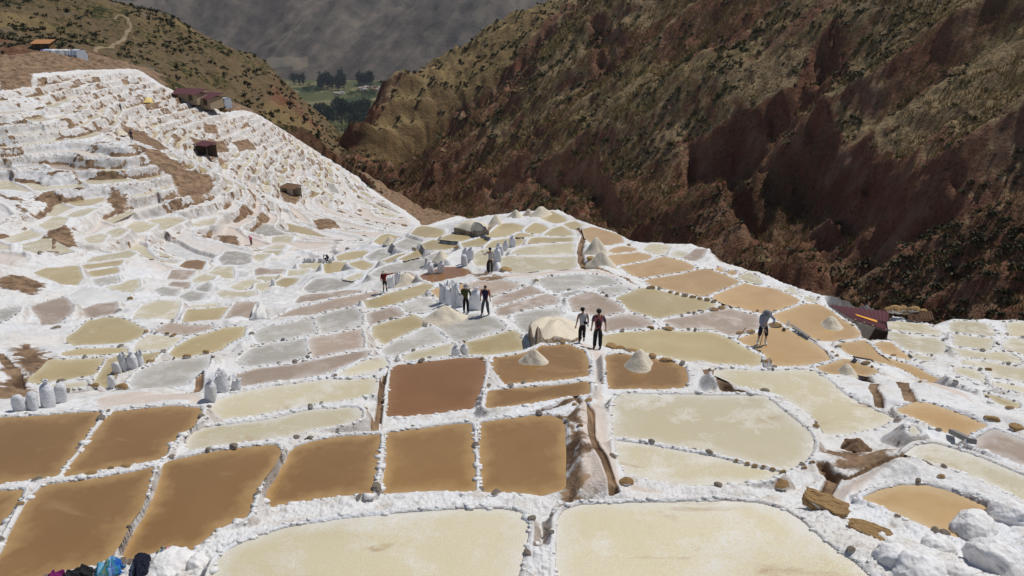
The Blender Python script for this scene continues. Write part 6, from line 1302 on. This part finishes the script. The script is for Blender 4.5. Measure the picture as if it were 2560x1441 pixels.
def car(px, py, rz):
    p, t = at_hill(px, py, LH); r = empty('parked_car', p, rz); tag(r, 'pale grey estate car parked beside the tarpaulins', 'car')
    prof = [(-2.1, .35), (-2.12, .8), (-1.95, 1.0), (-1.75, 1.42), (-.2, 1.48), (.55, 1.36), (1.15, .98), (1.95, .86), (2.12, .62), (2.1, .35)]
    bm = bmesh.new(); A = [bm.verts.new((x, -.8 if z < 1.05 else -.66, z)) for x, z in prof]; B = [bm.verts.new((x, .8 if z < 1.05 else .66, z)) for x, z in prof]; n = len(prof)
    bm.faces.new(A); bm.faces.new(B[::-1])
    for i in range(n): bm.faces.new((A[(i+1) % n], A[i], B[i], B[(i+1) % n]))
    bmesh.ops.bevel(bm, geom=list(bm.edges), offset=.05, segments=2, affect='EDGES'); bmesh.ops.recalc_face_normals(bm, faces=bm.faces)
    me = bpy.data.meshes.new('body'); bm.to_mesh(me); bm.free(); link('body', me, r, plain('silver_paint', (.48, .52, .54), .3, .05, 2, 0, .5))
    gl = plain('car_glass', (.03, .04, .05), .1, .1, 2, 0, .5)
    for s in (-1, 1):
        for x0, x1 in ((-1.6, -.75), (-.65, .2)): part('side_window', gl, r, [((x0, s*.75, 1.22), (x1, s*.75, 1.22), .03, .30)])
        for x in (-1.35, 1.35):
            bm = bmesh.new(); bmesh.ops.create_cone(bm, cap_ends=True, segments=16, radius1=.32, radius2=.32, depth=.2, matrix=Matrix.Translation((x, s*.74, .32)) @ Matrix.Rotation(math.pi/2, 4, 'X')); me = bpy.data.meshes.new('wheel'); bm.to_mesh(me); bm.free(); w = link('wheel', me, r, plain('tyre', (.02, .02, .02), .9, .1, 3, 0))
        part('headlight', plain('lamp_glass', (.7, .7, .7), .2, 0, 1, 0), r, [((2.05, s*.5, .68), (2.14, s*.5, .68), .28, .14)])
    part('windscreen', gl, r, [((.62, -.55, 1.16), (.62, .55, 1.16), .04, .34, .0)])
car(113, 145, math.radians(170))
# cloths at the bottom left
def stripes(name, cols, n):
    m = NB(name, .9, .1); u = m.at('u'); q = m.n('ValToRGB'); m.put(u, q.inputs[0]); e = q.color_ramp; e.interpolation = 'CONSTANT'
    e.elements[0].color = (*cols[0], 1); e.elements[0].position = 0; e.elements[1].position = 1/len(cols); e.elements[1].color = (*cols[1], 1)
    for k, c in enumerate(cols[2:]): x = e.elements.new((k+2)/len(cols)); x.color = (*c, 1)
    m.col(q.outputs[0]); m.bump(m.noise(m.pos(), 60, 3), .3, .01); return m.m
def draped(name, quad, mat, label, seed, puff=.07, n=26):
    q = PX(quad); P, t = place(q[:, 0], q[:, 1]); u, v = np.meshgrid(np.linspace(0, 1, n), np.linspace(0, 1, n)); u, v = u.ravel(), v.ravel()
    XY = (P[0][:2]*((1-u)*(1-v))[:, None]+P[1][:2]*(u*(1-v))[:, None]+P[2][:2]*(u*v)[:, None]+P[3][:2]*((1-u)*v)[:, None]); zl = P[0][2]*(1-u)*(1-v)+P[1][2]*u*(1-v)+P[2][2]*u*v+P[3][2]*(1-u)*v
    w = 1+.0*u; rag = (vn(u*4+seed, v*4, 600)-.5)*.10; XY = XY+np.stack([rag, (vn(u*4, v*4+seed, 601)-.5)*.10], 1)
    z = np.maximum(surf(XY[:, 0], XY[:, 1]), zl-.05)+.02+puff*np.sin(np.pi*np.clip(u, 0, 1))**.6*np.sin(np.pi*v)**.6*(.4+1.2*fbm(u*3+seed, v*3, 602, 3))+.03*np.abs(np.sin(u*11+v*5+seed))*np.sin(np.pi*v)
    c = P.mean(0); V = np.stack([XY[:, 0], XY[:, 1], z], -1)-c
    o = link(name, np_mesh(name, V, grid_faces(n, n), True, None, {'u': u}), None, mat); o.location = c
    sm = o.modifiers.new('thick', 'SOLIDIFY'); sm.thickness = .012; sm.offset = -1; return tag(o, label, 'cloth', 'cloths drying on the bank')
MB = stripes('blue_striped_cotton', [(.03, .17, .25), (.10, .33, .48), (.22, .45, .62), (.05, .24, .30), (.20, .28, .16), (.05, .24, .30), (.25, .42, .72), (.10, .2, .45), (.04, .22, .28), (.03, .13, .35), (.02, .10, .42), (.03, .2, .5)], 12)
MPK = stripes('pink_striped_cotton', [(.10, .16, .34), (.52, .50, .24), (.12, .17, .36), (.55, .53, .30), (.50, .20, .22), (.54, .22, .24), (.50, .20, .22), (.55, .53, .30), (.10, .17, .38), (.11, .2, .42), (.55, .53, .28), (.12, .2, .36)], 12)
draped('striped_cloth', "236,1450 306,1440 314,1408 262,1416", MB, 'blue and green striped cloth in the bottom left on the bank', 1, .10)
draped('striped_cloth', "388,1398 472,1412 458,1376 406,1366", MPK, 'pink, blue and yellow striped cloth over the salt boulder at bottom left', 2, .09)
draped('jacket', "326,1452 366,1452 384,1396 350,1384", cloth('navy_fleece', (.008, .009, .022)), 'dark navy garment hanging beside the white salt boulder', 3, .14)
draped('jacket', "150,1456 236,1456 226,1424 180,1432", cloth('black_fleece', (.018, .018, .021)), 'black and grey garment at the bottom frame edge', 4, .12)
draped('shawl', "120,1462 158,1458 160,1434 132,1438", cloth('purple_cloth', (.16, .01, .10)), 'purple cloth at the bottom frame edge left of the black garment', 5, .08)
# tarpaulin sheet bundle by the purplish pond, yellow tarp on the hillside
draped('plastic_sheet', "625,800 668,800 665,768 636,762", M_TARPW, 'crumpled white plastic sheeting beside the purplish pond', 6, .5)
draped('yellow_tarp', "358,258 384,258 380,248 364,246", plain('yellow_tarp', (.72, .55, .20), .7, .1, 2, .2), 'yellow tarpaulin spread on the upper white hillside', 7, .5)
# ------------------------------------------------------------------ trees and houses of the valley floor
M_EUC = leaf_mat('eucalyptus_leaves', (.012, .022, .012), (.035, .05, .024)); M_BRT = leaf_mat('bright_leaves', (.03, .05, .016), (.075, .095, .035)); M_TRUNK = plain('pale_bark', (.16, .13, .10), .9, .2, 1, 0)
def tree_crown(h, w, n, rng, tall):
    lob = np.stack([rng.normal(0, w*.28, 9), rng.normal(0, w*.28, 9), h*rng.uniform(.30 if tall else .35, .97, 9)], 1)
    c = lob[rng.integers(0, 9, n)]+rng.normal(0, 1, (n, 3))*np.array([w*.17, w*.17, h*.09]); a = rng.normal(0, 1, (n, 3)); a /= np.linalg.norm(a, axis=1, keepdims=True); b = np.cross(a, rng.normal(0, 1, (n, 3))); b /= np.linalg.norm(b, axis=1, keepdims=True)
    s = h*.042*rng.uniform(.6, 1.5, (n, 1)); return np_mesh('crown', np.stack([c-a*s, c-b*s, c+a*s, c+b*s], 1).reshape(-1, 3), np.arange(4*n).reshape(n, 4), False)
def trunk_mesh(h, r):
    bm = bmesh.new(); bmesh.ops.create_cone(bm, cap_ends=False, segments=6, radius1=r, radius2=r*.3, depth=h, matrix=Matrix.Translation((0, 0, h/2)))
    for k in range(3): a = k*2.1; q = Vector((math.cos(a), math.sin(a), 0)); bar(bm, q*.1+Vector((0, 0, h*(.4+.1*k))), q*h*.14+Vector((0, 0, h*(.6+.1*k))), r*.5, r*.5)
    me = bpy.data.meshes.new('trunk'); bm.to_mesh(me); bm.free(); return me
CR = [tree_crown(24, 10, 190, RNG, True) for _ in range(4)]; CB = [tree_crown(11, 11, 130, RNG, False) for _ in range(3)]; TR = trunk_mesh(20, .6); TB = trunk_mesh(7, .5)
for m in CR: m.materials.append(M_EUC)
for m in CB: m.materials.append(M_BRT)
TR.materials.append(M_TRUNK); TB.materials.append(M_TRUNK)
def vp(px, py):
    d = rays(px, py); t = ZV/d[2]; return d*t
def valley_tree(px, py, tall, s, label, grp):
    p = vp(px, py); r = empty('eucalyptus_tree' if tall else 'valley_tree', p, random.uniform(0, 6)); r.scale = (s, s, s*random.uniform(.85, 1.15)); tag(r, label, 'tree', grp)
    link('crown', random.choice(CR if tall else CB), r); link('trunk', TR if tall else TB, r)
rr = random.Random(5)
for x0, x1, y0, y1, n, tall, s, lab in [(730, 760, 205, 214, 9, 1, 1.0, 'dark eucalyptus at the left end of the wooded valley edge'), (800, 862, 216, 226, 22, 1, 1.35, 'tall dark eucalyptus of the main grove at the foot of the mountain'), (890, 935, 208, 216, 16, 1, 1.15, 'dark eucalyptus of the right grove at the foot of the mountain'),
   (760, 800, 218, 232, 14, 0, 1.0, 'low green tree between the groves in the valley'), (870, 940, 232, 244, 20, 0, 1.0, 'green tree around the valley houses'), (840, 925, 282, 292, 34, 1, .95, 'dark tree of the long grove row in the valley fields'), (788, 834, 285, 308, 22, 1, .85, 'dark tree of the left grove in the valley fields'), (832, 902, 304, 318, 12, 1, .6, 'dark tree standing among the brown field plots'), (880, 915, 298, 322, 9, 1, .8, 'dark tree at the valley grove against the canyon slope'), (836, 890, 324, 338, 14, 0, .7, 'bright green bushy tree near the river')]:
    for _ in range(int(n*1.6)): valley_tree(rr.uniform(x0, x1), rr.uniform(y0, y1), tall, s*1.6*rr.uniform(.7, 1.15), lab, lab+' row')
MH = [plain('house_plaster', c, .8, .1, .2, 0) for c in ((.60, .55, .48), (.45, .33, .22), (.66, .64, .6))]; MR = [plain('house_roof', c, .8, .1, .2, 0) for c in ((.30, .15, .09), (.45, .42, .40))]; M_DK = plain('window_dark', (.03, .03, .035), .3, 0, 1, 0)
for k in range(20):
    px, py = (rr.uniform(882, 950), rr.uniform(219, 229)) if k < 14 else (rr.uniform(836, 866), rr.uniform(233, 240))
    p = vp(px, py); r = empty('valley_house', p, rr.uniform(-.5, .5)); L, D, h = rr.uniform(10, 20), rr.uniform(7, 10), rr.uniform(3.5, 7); w = MH[k % 3]
    tag(r, 'tiny %s house with a %s roof in the valley village%s' % (('cream', 'brown', 'white')[k % 3], ('tiled', 'grey')[k % 2], '' if k < 14 else ' below the groves'), 'house', 'houses of the valley village')
    part('wall', w, r, [((-L/2, 0, h/2), (L/2, 0, h/2), D, h)])
    for s in (-1, 1): sheet('roof', MR[k % 2], r, (-L/2-.5, s*(D/2+.6), h-.1), (L/2+.5, s*(D/2+.6), h-.1), (L/2+.5, 0, h+2), (-L/2-.5, 0, h+2), .15)
    for i in range(3): part('window', M_DK, r, [((-L*.3+i*L*.3-.6, -D/2-.05, h*.6), (-L*.3+i*L*.3+.6, -D/2-.05, h*.6), .1, 1.3)])
# ------------------------------------------------------------------ thin air over the valley
def haze():
    bm = bmesh.new(); bmesh.ops.create_cube(bm, size=1, matrix=Matrix.Translation((-300, 3100, 1020)) @ Matrix.Diagonal((11000, 6600, 2700, 1)))
    me = bpy.data.meshes.new('haze'); bm.to_mesh(me); bm.free(); m = bpy.data.materials.new('valley_haze'); m.use_nodes = True; t = m.node_tree; t.nodes.clear()
    o = t.nodes.new('ShaderNodeOutputMaterial'); v = t.nodes.new('ShaderNodeVolumePrincipled'); v.inputs['Color'].default_value = (.80, .87, 1, 1); v.inputs['Density'].default_value = 3.2e-5; v.inputs['Anisotropy'].default_value = .2
    t.links.new(v.outputs[0], o.inputs['Volume']); tag(link('haze', me, None, m), kind='stuff')
haze()
